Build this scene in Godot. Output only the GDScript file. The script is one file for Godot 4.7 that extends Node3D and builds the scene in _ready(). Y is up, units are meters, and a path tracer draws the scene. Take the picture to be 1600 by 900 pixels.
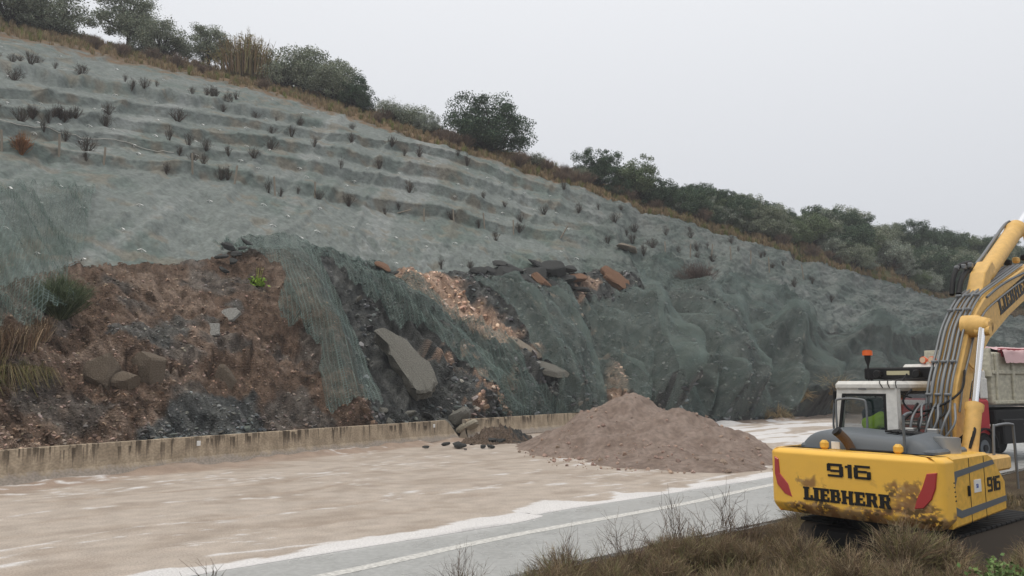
extends Node3D
# A landslide cut above a road: netted terraced slope, debris, sand heap, barrier, excavator and truck.
# World: x right, y up, camera looks along -z. Road surface at y = 0.

var rng := RandomNumberGenerator.new()
var na := FastNoiseLite.new()
var nb := FastNoiseLite.new()
var nr := FastNoiseLite.new()
var used := {}
var M := {}

# ------------------------------------------------------------------ naming
func numbered(n: String) -> String:
	if not used.has(n):
		used[n] = 0
		return n
	used[n] += 1
	return "%s_%03d" % [n, used[n]]

func tag(o: Node, label := "", category := "", group := "", kind := "") -> Node:
	if label != "": o.set_meta("label", label)
	if category != "": o.set_meta("category", category)
	if group != "": o.set_meta("group", group)
	if kind != "": o.set_meta("kind", kind)
	return o

func thing(called: String, label: String, category: String, at := Vector3.ZERO, turn := 0.0, group := "") -> Node3D:
	var o := Node3D.new()
	o.name = numbered(called)
	add_child(o)
	o.position = at
	o.rotation.y = turn
	tag(o, label, category, group)
	return o

func put(mesh: Mesh, called: String, m: Material, parent: Node = self) -> MeshInstance3D:
	var o := MeshInstance3D.new()
	o.name = numbered(called) if parent == self else called
	o.mesh = mesh
	o.material_override = m
	o.cast_shadow = GeometryInstance3D.SHADOW_CASTING_SETTING_ON
	parent.add_child(o, true)
	return o

func struct(mesh: Mesh, called: String, m: Material) -> MeshInstance3D:
	var o := put(mesh, called, m)
	o.set_meta("kind", "structure")
	return o

func copy(o: Node3D, at: Vector3, turn := 0.0, sc := 1.0) -> Node3D:
	var c: Node3D = o.duplicate()
	c.name = numbered(String(o.get_meta("base_name", o.name)))
	add_child(c)
	c.position = at
	c.rotation = Vector3(0, turn, 0)
	c.scale = Vector3.ONE * sc
	return c

# ------------------------------------------------------------------ materials
func lin(r: float, g: float, b: float) -> Color:
	return Color(r, g, b).linear_to_srgb()

func mat(c: Color, rough := 0.9, spec := 0.4) -> StandardMaterial3D:
	var m := StandardMaterial3D.new()
	m.albedo_color = c.linear_to_srgb()
	m.roughness = rough
	m.metallic_specular = spec
	m.cull_mode = BaseMaterial3D.CULL_DISABLED
	return m

func vmat(rough := 0.95, spec := 0.3) -> StandardMaterial3D:
	var m := mat(Color(1, 1, 1), rough, spec)
	m.vertex_color_use_as_albedo = true
	return m

func grain(sd: int, freq: float, lo: float, hi: float, size := 512, oct := 5, gamma := 1.0) -> ImageTexture:
	var n := FastNoiseLite.new()
	n.seed = sd
	n.frequency = freq
	n.fractal_octaves = oct
	n.noise_type = FastNoiseLite.TYPE_SIMPLEX_SMOOTH
	var im := n.get_seamless_image(size, size)
	im.convert(Image.FORMAT_L8)
	var d := im.get_data()
	var lut := PackedByteArray()
	lut.resize(256)
	for i in 256:
		lut[i] = int(255.0 * clampf(lo + (hi - lo) * pow(i / 255.0, gamma), 0, 1))
	for i in d.size():
		d[i] = lut[d[i]]
	var o := Image.create_from_data(size, size, false, Image.FORMAT_L8, d)
	o.generate_mipmaps()
	return ImageTexture.create_from_image(o)

func tri(m: StandardMaterial3D, t: Texture2D, per_m: float, bump: Texture2D = null, cm := 2.0) -> StandardMaterial3D:
	m.albedo_texture = t
	m.uv1_triplanar = true
	m.uv1_world_triplanar = true
	m.uv1_scale = Vector3.ONE * per_m
	if bump:
		m.heightmap_enabled = true
		m.heightmap_texture = bump
		m.heightmap_scale = cm
	return m

# ------------------------------------------------------------------ mesh tools
func nst() -> SurfaceTool:
	var st := SurfaceTool.new()
	st.begin(Mesh.PRIMITIVE_TRIANGLES)
	return st

func face(st: SurfaceTool, p: Array, out: Vector3) -> void:
	var n: Vector3 = (p[1] - p[0]).cross(p[2] - p[0])
	if n.length_squared() < 1e-14 and p.size() > 3:
		n = (p[2] - p[0]).cross(p[3] - p[0])
	var q := p
	if n.dot(out) < 0:
		n = -n
		q = p.duplicate()
		q.reverse()
	n = n.normalized()
	for i in range(1, q.size() - 1):
		for k in [0, i + 1, i]:
			st.set_normal(n)
			st.add_vertex(q[k])

func bx(st: SurfaceTool, c: Vector3, size: Vector3, bev := 0.0, b := Basis.IDENTITY) -> void:
	var h := size * 0.5
	bev = minf(bev, minf(h.x, minf(h.y, h.z)) * 0.9)
	var s := [-1.0, 1.0]
	if bev <= 0.0:
		for ax in 3:
			for sg in s:
				var pts := []
				for k in [[-1, -1], [1, -1], [1, 1], [-1, 1]]:
					var v := Vector3.ZERO
					v[ax] = sg * h[ax]
					v[(ax + 1) % 3] = k[0] * h[(ax + 1) % 3]
					v[(ax + 2) % 3] = k[1] * h[(ax + 2) % 3]
					pts.append(c + b * v)
				var o := Vector3.ZERO
				o[ax] = sg
				face(st, pts, b * o)
		return
	var i := h - Vector3.ONE * bev
	for ax in 3:
		var a1 := (ax + 1) % 3
		var a2 := (ax + 2) % 3
		for sg in s:
			var pts := []
			for k in [[-1, -1], [1, -1], [1, 1], [-1, 1]]:
				var v := Vector3.ZERO
				v[ax] = sg * h[ax]
				v[a1] = k[0] * i[a1]
				v[a2] = k[1] * i[a2]
				pts.append(c + b * v)
			var o := Vector3.ZERO
			o[ax] = sg
			face(st, pts, b * o)
		for s1 in s:
			for s2 in s:
				var pts := []
				for k in [[-1, 0], [1, 0], [1, 1], [-1, 1]]:
					var v := Vector3.ZERO
					v[ax] = k[0] * i[ax]
					v[a1] = s1 * (h[a1] if k[1] == 0 else i[a1])
					v[a2] = s2 * (i[a2] if k[1] == 0 else h[a2])
					pts.append(c + b * v)
				var o := Vector3.ZERO
				o[a1] = s1
				o[a2] = s2
				face(st, pts, b * o)
	for sx in s:
		for sy in s:
			for sz in s:
				face(st, [c + b * Vector3(sx * h.x, sy * i.y, sz * i.z), c + b * Vector3(sx * i.x, sy * h.y, sz * i.z), c + b * Vector3(sx * i.x, sy * i.y, sz * h.z)], b * Vector3(sx, sy, sz))

func box(called: String, c: Vector3, size: Vector3, m: Material, parent: Node, bev := 0.01, b := Basis.IDENTITY) -> MeshInstance3D:
	var st := nst()
	bx(st, c, size, bev, b)
	return put(st.commit(), called, m, parent)

# polygon given in a plane (u, v), extruded from w0 to w1; f maps (u, v, w) to a point
func prism(st: SurfaceTool, poly: PackedVector2Array, w0: float, w1: float, f: Callable, bev := 0.0) -> void:
	var inner := poly
	if bev > 0.0:
		var off := Geometry2D.offset_polygon(poly, -bev, Geometry2D.JOIN_MITER)
		if off.size() == 1 and off[0].size() == poly.size():
			# line the inset up with the outline
			var best := 0
			for k in poly.size():
				if off[0][k].distance_to(poly[0]) < off[0][best].distance_to(poly[0]): best = k
			inner = PackedVector2Array()
			for k in poly.size(): inner.append(off[0][(best + k) % poly.size()])
			if inner[1].distance_to(poly[1]) > inner[poly.size() - 1].distance_to(poly[1]):
				var r := PackedVector2Array()
				for k in poly.size(): r.append(inner[(poly.size() - k) % poly.size()])
				inner = r
		else:
			bev = 0.0
	var tris := Geometry2D.triangulate_polygon(inner)
	var up: Vector3 = f.call(0, 0, 1) - f.call(0, 0, 0)
	for k in range(0, tris.size(), 3):
		for e in [[w1, 1.0], [w0, -1.0]]:
			var pts := []
			for j in 3: pts.append(f.call(inner[tris[k + j]].x, inner[tris[k + j]].y, e[0]))
			face(st, pts, up * e[1] * signf(w1 - w0))
	var cw := Geometry2D.is_polygon_clockwise(poly)
	var dw := bev * signf(w1 - w0)
	for k in poly.size():
		var a := poly[k]
		var c := poly[(k + 1) % poly.size()]
		var ia := inner[k]
		var ic := inner[(k + 1) % poly.size()]
		var e := (c - a)
		var o2 := Vector2(-e.y, e.x) if cw else Vector2(e.y, -e.x)
		var o: Vector3 = f.call(o2.x, o2.y, 0) - f.call(0, 0, 0)
		face(st, [f.call(a.x, a.y, w0 + dw), f.call(c.x, c.y, w0 + dw), f.call(c.x, c.y, w1 - dw), f.call(a.x, a.y, w1 - dw)], o)
		if bev > 0.0:
			face(st, [f.call(a.x, a.y, w1 - dw), f.call(c.x, c.y, w1 - dw), f.call(ic.x, ic.y, w1), f.call(ia.x, ia.y, w1)], o + up * 0.5)
			face(st, [f.call(a.x, a.y, w0 + dw), f.call(c.x, c.y, w0 + dw), f.call(ic.x, ic.y, w0), f.call(ia.x, ia.y, w0)], o - up * 0.5)

func tube(st: SurfaceTool, pts: Array, rad, sides := 8, cap := true, col = null) -> void:
	var rings := []
	var nrm := []
	var ref := Vector3.UP
	for i in pts.size():
		var d: Vector3 = (pts[mini(i + 1, pts.size() - 1)] - pts[maxi(i - 1, 0)]).normalized()
		if absf(d.dot(ref)) > 0.95: ref = Vector3.RIGHT if absf(d.x) < 0.9 else Vector3.BACK
		var x := d.cross(ref).normalized()
		var y := x.cross(d).normalized()
		ref = y
		var r: float = rad[i] if rad is Array else rad
		var ring := []
		var rn := []
		for k in sides:
			var a := TAU * k / sides
			var n := x * cos(a) + y * sin(a)
			rn.append(n)
			ring.append(pts[i] + n * r)
		rings.append(ring)
		nrm.append(rn)
	if col != null: st.set_color(col)
	for i in pts.size() - 1:
		for k in sides:
			var k2 := (k + 1) % sides
			for q in [[i, k], [i + 1, k2], [i + 1, k], [i, k], [i, k2], [i + 1, k2]]:
				st.set_normal(nrm[q[0]][q[1]])
				st.add_vertex(rings[q[0]][q[1]])
	if cap and sides > 3:
		var d0: Vector3 = pts[0] - pts[1]
		face(st, rings[0], d0)
		var d1: Vector3 = pts[-1] - pts[-2]
		face(st, rings[-1], d1)

func rod(called: String, pts: Array, rad, m: Material, parent: Node, sides := 10) -> MeshInstance3D:
	var st := nst()
	tube(st, pts, rad, sides)
	return put(st.commit(), called, m, parent)

# smooth curve through points
func curve(pts: Array, n: int) -> Array:
	var o := []
	for i in n + 1:
		var t := float(i) / n * (pts.size() - 1)
		var k := mini(int(t), pts.size() - 2)
		var a = pts[maxi(k - 1, 0)]
		var d = pts[mini(k + 2, pts.size() - 1)]
		o.append(pts[k].cubic_interpolate(pts[k + 1], a, d, t - k))
	return o

# regular grid of points -> smooth mesh
func grid(nu: int, nv: int, p: PackedVector3Array, c := PackedColorArray(), uv := PackedVector2Array(), hint := Vector3.UP, wrap := false) -> ArrayMesh:
	var nm := PackedVector3Array()
	nm.resize(p.size())
	for j in nv:
		for i in nu:
			var i0 := maxi(i - 1, 0)
			var i1 := mini(i + 1, nu - 1)
			if wrap:
				if i == 0: i0 = nu - 2
				if i == nu - 1: i1 = 1
			var du := p[j * nu + i1] - p[j * nu + i0]
			var dv := p[mini(j + 1, nv - 1) * nu + i] - p[maxi(j - 1, 0) * nu + i]
			var n := du.cross(dv).normalized()
			nm[j * nu + i] = n
	if nm[(nv / 2) * nu + nu / 2].dot(hint) < 0:
		for i in nm.size(): nm[i] = -nm[i]
	var idx := PackedInt32Array()
	idx.resize((nu - 1) * (nv - 1) * 6)
	var k := 0
	for j in nv - 1:
		for i in nu - 1:
			var a := j * nu + i
			idx[k] = a; idx[k + 1] = a + 1; idx[k + 2] = a + nu
			idx[k + 3] = a + 1; idx[k + 4] = a + nu + 1; idx[k + 5] = a + nu
			k += 6
	# wind clockwise as seen from outside
	var mid := (nv / 2 - (1 if nv > 1 and nv / 2 == nv - 1 else 0)) * nu + maxi(nu / 2 - 1, 0)
	var g := (p[mid + 1] - p[mid]).cross(p[mid + nu] - p[mid])
	if g.dot(hint) > 0:
		for q in range(0, idx.size(), 3):
			var t := idx[q + 1]; idx[q + 1] = idx[q + 2]; idx[q + 2] = t
	var arr := []
	arr.resize(Mesh.ARRAY_MAX)
	arr[Mesh.ARRAY_VERTEX] = p
	arr[Mesh.ARRAY_NORMAL] = nm
	if c.size(): arr[Mesh.ARRAY_COLOR] = c
	if uv.size(): arr[Mesh.ARRAY_TEX_UV] = uv
	arr[Mesh.ARRAY_INDEX] = idx
	var m := ArrayMesh.new()
	m.add_surface_from_arrays(Mesh.PRIMITIVE_TRIANGLES, arr)
	return m

# angular stone: a sphere cut by random planes
func stone(sd: int, size: Vector3, cuts := 9, nu := 12, nv := 8, lo := 0.55, hi := 0.85) -> ArrayMesh:
	var r := RandomNumberGenerator.new()
	r.seed = sd
	var pl := []
	for i in cuts:
		var d := Vector3(r.randfn(), r.randfn(), r.randfn()).normalized()
		pl.append([d, r.randf_range(lo, hi)])
	for d in [Vector3.UP, Vector3.DOWN]: pl.append([(d + Vector3(r.randfn(), 0, r.randfn()) * 0.08).normalized(), 0.6])
	var pt := func(i: int, j: int) -> Vector3:
		var a := TAU * (i % nu) / nu
		var b := PI * j / nv
		var v := Vector3(sin(b) * cos(a), cos(b), sin(b) * sin(a)) * 1.05
		for k in 2:
			for q in pl:
				var e: float = v.dot(q[0]) - q[1]
				if e > 0: v -= q[0] * e
		return v * size
	var st := nst()
	for j in nv:
		for i in nu:
			var a: Vector3 = pt.call(i, j)
			var b: Vector3 = pt.call(i + 1, j)
			var c: Vector3 = pt.call(i + 1, j + 1)
			var d: Vector3 = pt.call(i, j + 1)
			var o := a + b + c + d
			if j > 0 and (b - a).cross(c - a).length() > 1e-8: face(st, [a, b, c], o)
			if j < nv - 1 and (c - a).cross(d - a).length() > 1e-8: face(st, [a, c, d], o)
	return st.commit()

func multi(called: String, mesh: Mesh, m: Material, xf: Array, cols: Array, parent: Node = self) -> MultiMeshInstance3D:
	var mm := MultiMesh.new()
	mm.transform_format = MultiMesh.TRANSFORM_3D
	mm.use_colors = cols.size() > 0
	mm.mesh = mesh
	mm.instance_count = xf.size()
	for i in xf.size():
		mm.set_instance_transform(i, xf[i])
		if cols.size(): mm.set_instance_color(i, cols[i])
	var o := MultiMeshInstance3D.new()
	o.name = numbered(called) if parent == self else called
	o.multimesh = mm
	o.material_override = m
	parent.add_child(o, true)
	return o

func jit(c: Color, a: float, r: RandomNumberGenerator = rng) -> Color:
	var f := 1.0 + r.randf_range(-a, a)
	return Color(c.r * f * (1 + r.randf_range(-a, a) * 0.25), c.g * f, c.b * f * (1 + r.randf_range(-a, a) * 0.25))

func mixc(a: Color, b: Color, t: float) -> Color:
	return a.lerp(b, clampf(t, 0, 1))

func ss(a: float, b: float, x: float) -> float:
	return smoothstep(a, b, x)

const SC := [-520, -300, -150, 0, 100, 200, 300, 400, 500, 600, 700, 800, 900, 1000, 1100, 1200, 1300, 1400, 1500, 1600, 1720, 1850]
var RW := [
	[-18.04,0.00,-17.53,-15.03,0.00,-17.53,-14.19,0.00,-19.13,-13.43,0.00,-21.46,-12.61,0.00,-23.00,-11.65,0.00,-24.78,-10.54,0.00,-26.86,-9.22,0.00,-29.34,-7.62,0.00,-32.32,-5.67,0.00,-35.99,-3.13,0.00,-39.68,0.00,0.00,-43.66,3.83,0.00,-48.54,8.12,0.00,-51.42,12.95,0.00,-54.67,18.75,0.00,-59.35,27.19,0.00,-68.80,37.94,0.00,-79.94,50.09,0.00,-90.42,63.99,0.00,-101.02,80.39,0.00,-110.34,101.98,0.00,-122.60], # toe
	[-19.79,1.96,-18.96,-17.41,1.92,-20.01,-16.09,2.18,-21.39,-14.99,2.45,-23.62,-14.32,2.79,-25.74,-13.37,3.11,-28.00,-12.17,3.26,-30.57,-10.70,3.86,-33.55,-8.84,4.06,-36.91,-6.47,3.97,-40.59,-3.56,4.17,-44.64,0.00,4.56,-49.03,4.25,4.90,-53.29,9.08,4.80,-56.93,14.48,4.66,-60.52,20.89,4.05,-65.57,29.10,3.57,-73.18,39.53,3.52,-82.85,51.87,3.33,-93.22,65.90,3.27,-103.64,83.21,2.96,-113.83,104.01,2.55,-124.72], # mid
	[-22.44,4.39,-21.20,-20.35,4.54,-23.07,-19.02,5.09,-24.92,-17.75,5.67,-27.58,-17.13,6.59,-30.35,-16.23,7.45,-33.48,-14.94,7.90,-36.98,-13.24,9.43,-40.85,-10.88,9.90,-44.81,-7.88,9.54,-48.77,-4.29,9.93,-53.08,0.00,10.80,-57.74,5.02,11.42,-62.13,10.62,11.13,-65.83,16.74,10.73,-69.27,23.62,9.15,-73.56,31.90,7.77,-79.72,42.17,7.44,-87.91,54.46,6.95,-97.43,68.68,6.79,-107.59,86.15,6.14,-117.47,106.61,5.22,-127.52], # M
	[-34.43,12.83,-31.63,-32.53,14.19,-35.85,-30.54,14.69,-39.03,-27.70,15.08,-42.11,-25.61,15.31,-44.55,-23.28,15.57,-47.30,-20.54,15.79,-50.14,-17.33,15.95,-52.96,-13.81,15.98,-56.35,-9.83,16.03,-60.30,-5.18,15.85,-63.66,0.00,14.96,-66.14,5.56,14.81,-68.56,11.55,14.02,-71.33,18.09,13.31,-74.63,25.46,11.86,-79.04,34.11,10.49,-84.95,44.42,9.83,-92.34,56.58,9.13,-100.98,70.72,8.67,-110.57,88.20,7.89,-120.08,108.61,6.81,-129.73], # D0
	[-34.70,13.38,-31.81,-32.65,14.76,-35.92,-30.72,15.34,-39.20,-28.00,15.83,-42.48,-25.94,16.13,-45.04,-23.55,16.42,-47.77,-20.79,16.69,-50.66,-17.62,16.96,-53.75,-14.03,17.01,-57.15,-9.92,17.00,-60.71,-5.22,16.83,-63.98,0.00,15.83,-66.75,5.63,15.57,-69.31,11.69,14.70,-72.12,18.33,13.94,-75.59,25.82,12.56,-80.10,34.52,11.18,-85.90,44.79,10.43,-93.06,56.87,9.67,-101.44,70.94,9.13,-110.86,88.40,8.32,-120.29,108.78,7.20,-129.89], # D1
	[-35.66,14.00,-32.65,-33.67,15.51,-37.00,-31.87,16.25,-40.61,-29.25,16.93,-44.33,-27.27,17.39,-47.29,-24.88,17.83,-50.39,-22.06,18.26,-53.67,-18.77,18.68,-57.16,-14.96,18.84,-60.83,-10.54,18.87,-64.41,-5.51,18.67,-67.44,0.00,17.21,-69.77,5.84,16.70,-71.88,12.07,15.66,-74.42,18.88,14.78,-77.77,26.53,13.40,-82.21,35.34,12.00,-87.87,45.62,11.12,-94.72,57.64,10.28,-102.76,71.62,9.63,-111.88,89.02,8.79,-121.09,109.34,7.61,-130.52], # C0
	[-35.93,14.58,-32.85,-33.91,16.16,-37.20,-32.11,16.94,-40.85,-29.51,17.68,-44.65,-27.55,18.19,-47.69,-25.16,18.66,-50.87,-22.31,19.13,-54.21,-18.99,19.57,-57.73,-15.11,19.75,-61.34,-10.62,19.78,-64.80,-5.55,19.61,-67.83,0.00,18.14,-70.37,5.92,17.53,-72.71,12.23,16.40,-75.36,19.13,15.45,-78.76,26.86,14.12,-83.18,35.72,12.72,-88.74,46.01,11.74,-95.47,58.00,10.85,-103.34,71.92,10.11,-112.30,89.26,9.23,-121.36,109.50,7.98,-130.66], # C1
	[-36.45,14.92,-33.30,-34.53,16.59,-37.85,-32.88,17.54,-41.79,-30.43,18.49,-46.00,-28.62,19.20,-49.50,-26.32,19.90,-53.16,-23.48,20.58,-56.98,-20.03,21.19,-60.81,-15.88,21.31,-64.43,-11.11,21.23,-67.71,-5.79,20.97,-70.67,0.00,19.60,-73.24,6.15,18.79,-75.50,12.66,17.47,-77.91,19.71,16.37,-81.09,27.59,15.03,-85.37,36.56,13.59,-90.75,46.89,12.48,-97.21,58.84,11.49,-104.77,72.69,10.64,-113.43,89.92,9.70,-122.21,109.99,8.34,-131.21], # B0
	[-36.72,15.48,-33.49,-34.81,17.24,-38.09,-33.15,18.24,-42.07,-30.70,19.24,-46.33,-28.89,19.99,-49.89,-26.58,20.73,-53.60,-23.69,21.43,-57.42,-20.19,22.05,-61.23,-16.02,22.24,-64.89,-11.22,22.24,-68.25,-5.84,22.05,-71.25,0.00,20.59,-73.85,6.22,19.65,-76.26,12.82,18.26,-78.86,19.98,17.08,-82.11,27.93,15.78,-86.33,36.94,14.34,-91.61,47.29,13.13,-97.97,59.23,12.08,-105.40,73.03,11.13,-113.91,90.18,10.15,-122.51,110.14,8.68,-131.34], # B1
	[-38.13,16.40,-34.73,-36.37,18.38,-39.75,-34.78,19.50,-44.07,-32.26,20.59,-48.61,-30.36,21.40,-52.37,-27.90,22.16,-56.21,-24.85,22.87,-60.15,-21.20,23.54,-64.22,-16.92,24.03,-68.44,-11.92,24.36,-72.45,-6.21,24.35,-75.61,0.00,22.42,-77.74,6.49,21.10,-79.48,13.28,19.43,-81.61,20.60,18.08,-84.60,28.70,16.77,-88.64,37.82,15.28,-93.72,48.20,13.91,-99.80,60.11,12.75,-106.91,73.82,11.68,-115.10,90.85,10.58,-123.38,110.63,9.04,-131.89], # A0
	[-38.47,17.10,-34.96,-36.68,19.17,-40.00,-35.07,20.32,-44.36,-32.54,21.44,-48.96,-30.64,22.25,-52.75,-28.16,23.02,-56.64,-25.09,23.72,-60.64,-21.40,24.37,-64.75,-17.05,24.89,-68.88,-11.98,25.21,-72.72,-6.24,25.25,-75.90,0.00,23.48,-78.34,6.57,22.05,-80.38,13.46,20.29,-82.65,20.87,18.84,-85.64,29.04,17.57,-89.61,38.20,16.07,-94.59,48.61,14.58,-100.57,60.51,13.36,-107.56,74.16,12.07,-115.59,91.11,10.92,-123.70,110.78,9.38,-132.03], # A1
	[-56.36,29.19,-50.57,-56.96,34.83,-61.34,-54.81,36.41,-68.59,-49.29,36.47,-73.51,-44.82,36.40,-76.56,-39.83,36.17,-79.57,-34.08,35.51,-81.87,-27.55,34.28,-82.91,-20.46,32.05,-82.33,-13.35,29.33,-80.85,-6.61,26.93,-80.35,0.00,25.28,-81.58,6.83,23.58,-83.52,13.95,21.57,-85.53,21.51,19.90,-88.20,29.82,18.61,-91.95,39.09,17.06,-96.70,49.53,15.41,-102.41,61.45,14.07,-109.15,75.11,12.77,-117.00,92.08,11.62,-124.94,111.72,10.09,-133.06], # crest
	[-62.91,33.22,-56.34,-62.64,39.17,-67.32,-60.74,41.26,-75.87,-55.47,41.94,-82.59,-50.72,42.09,-86.49,-45.10,41.88,-89.93,-38.71,41.32,-92.84,-31.58,40.31,-94.90,-23.81,38.49,-95.63,-15.67,35.67,-94.67,-7.66,32.31,-92.93,0.00,29.82,-92.02,7.58,27.45,-92.46,15.42,25.20,-94.35,24.01,24.19,-98.20,33.90,24.16,-104.12,45.33,24.13,-111.58,58.41,24.16,-119.99,73.19,24.29,-129.04,89.75,24.42,-138.63,109.77,24.38,-147.62,132.55,24.01,-156.37], # ridge
]
const SHRUBS := [[45, 10.26], [85, 10.32], [30, 6.51], [75, 7.04], [100, 7.1], [165, 7.06], [205, 10.21], [225, 10.22], [130, 10.31], [300, 10.29], [330, 10.29], [355, 10.24], [278, 8.67], [264, 6.22], [294, 6.04], [322, 5.81], [357, 5.64], [396, 5.43], [260, 2.99], [318, 4.33], [345, 3.27], [355, 3.06], [400, 10.13], [432, 10.14], [470, 10.17], [455, 8.76], [490, 7.84], [498, 2.97], [465, 2.98], [548, 8.87], [545, 2.99], [603, 2.97], [550, 10.29], [632, 8.61], [655, 8.65], [592, 6.8], [730, 9.2], [705, 3.05], [748, 3.12], [755, 6.06], [788, 5.97], [775, 2.77], [810, 3.46], [690, 2.11], [735, 2.11], [950, 4.14], [1005, 3.59], [1018, 4.77], [1062, 5.7], [1090, 6.76], [1113, 5.33], [1190, 8.96], [1205, 6.94], [1150, 7.39], [1240, 10.09], [1300, 4.94], [1270, 7.11], [1330, 10.88], [1380, 10.87], [905, 7.72], [880, 9.78], [1140, 9.08], [20, 10.1], [420, 2.96], [640, 4.88], [850, 6.26], [1170, 2.86], [1230, 2.97]]
const POSTS := [[2, 3.13], [92, 3.55], [162, 3.34], [300, 3.22], [366, 2.95], [430, 2.92], [492, 2.98], [663, 2.92], [708, 2.96], [757, 3.27], [802, 3.32], [875, 3.26], [1040, 4.43], [1078, 4.6], [1112, 6.03], [1140, 5.84], [1172, 6.62], [1202, 6.5], [1255, 7.51]]
# ------------------------------------------------------------------ the slope as a loft of surveyed lines
var ROWP := []

func prep_rows() -> void:
	for r in RW:
		var a := PackedVector3Array()
		for k in range(0, r.size(), 3): a.append(Vector3(r[k], r[k + 1], r[k + 2]))
		ROWP.append(a)
	# two rows of natural ground behind the brow
	var b1 := PackedVector3Array()
	var b2 := PackedVector3Array()
	for p: Vector3 in ROWP[12]:
		var d := Vector3(p.x, 0, p.z).normalized()
		b1.append(p + d * 25.0 + Vector3(0, 1.5, 0))
		b2.append(p + d * 160.0 + Vector3(0, -6.0, 0))
	ROWP.append(b1)
	ROWP.append(b2)

func col_of(s: float) -> float:
	for i in SC.size() - 1:
		if s <= SC[i + 1]: return i + (s - SC[i]) / float(SC[i + 1] - SC[i])
	return SC.size() - 1.0

func row_at(r: int, c: float) -> Vector3:
	var a: PackedVector3Array = ROWP[r]
	var k := clampi(int(c), 0, a.size() - 2)
	return a[k].cubic_interpolate(a[k + 1], a[maxi(k - 1, 0)], a[mini(k + 2, a.size() - 1)], c - k)

const N0 := Vector3(0.262, 0.829, 0.494)

# ridges (+) and gullies (-) of the slide: at the top, at the foot, half-width, height
const FORMS := [
	[436, 572, 30, 1.3], [478, 640, 30, -1.0], [585, 790, 28, 1.0], [560, 700, 26, -0.5], [655, 822, 24, -0.45], [745, 915, 30, 1.3], [800, 950, 22, 0.6],
	[900, 972, 24, -1.5], [945, 1000, 16, -0.6], [975, 1046, 24, 2.3], [1032, 1100, 20, -1.5], [1075, 1160, 36, 2.1], [1145, 1210, 24, -1.5], [1200, 1270, 32, 1.9], [1262, 1330, 24, -1.4], [1320, 1390, 38, 2.0], [1420, 1470, 34, 1.9],
]

func forms(s: float, v: float) -> float:
	if v > 2.6: return 0.0
	var t := pow(clampf((2.0 - v) * 0.5, 0.0, 1.0), 0.75)
	var d := 0.0
	for f in FORMS:
		var x: float = (s - lerpf(f[0], f[1], t)) / f[2]
		if absf(x) < 2.6: d += f[3] * exp(-x * x)
	# a roll of sagging net across the far part
	d += 1.6 * ss(1090, 1160, s) * exp(-pow((v - 1.35 - 0.12 * nf.get_noise_2d(s, 9.0)) / 0.2, 2)) - 1.3 * ss(1090, 1160, s) * exp(-pow((v - 1.75) / 0.16, 2))
	return d * ss(0.0, 0.3, v) * (1.0 - ss(1.35, 2.15, v))

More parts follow.
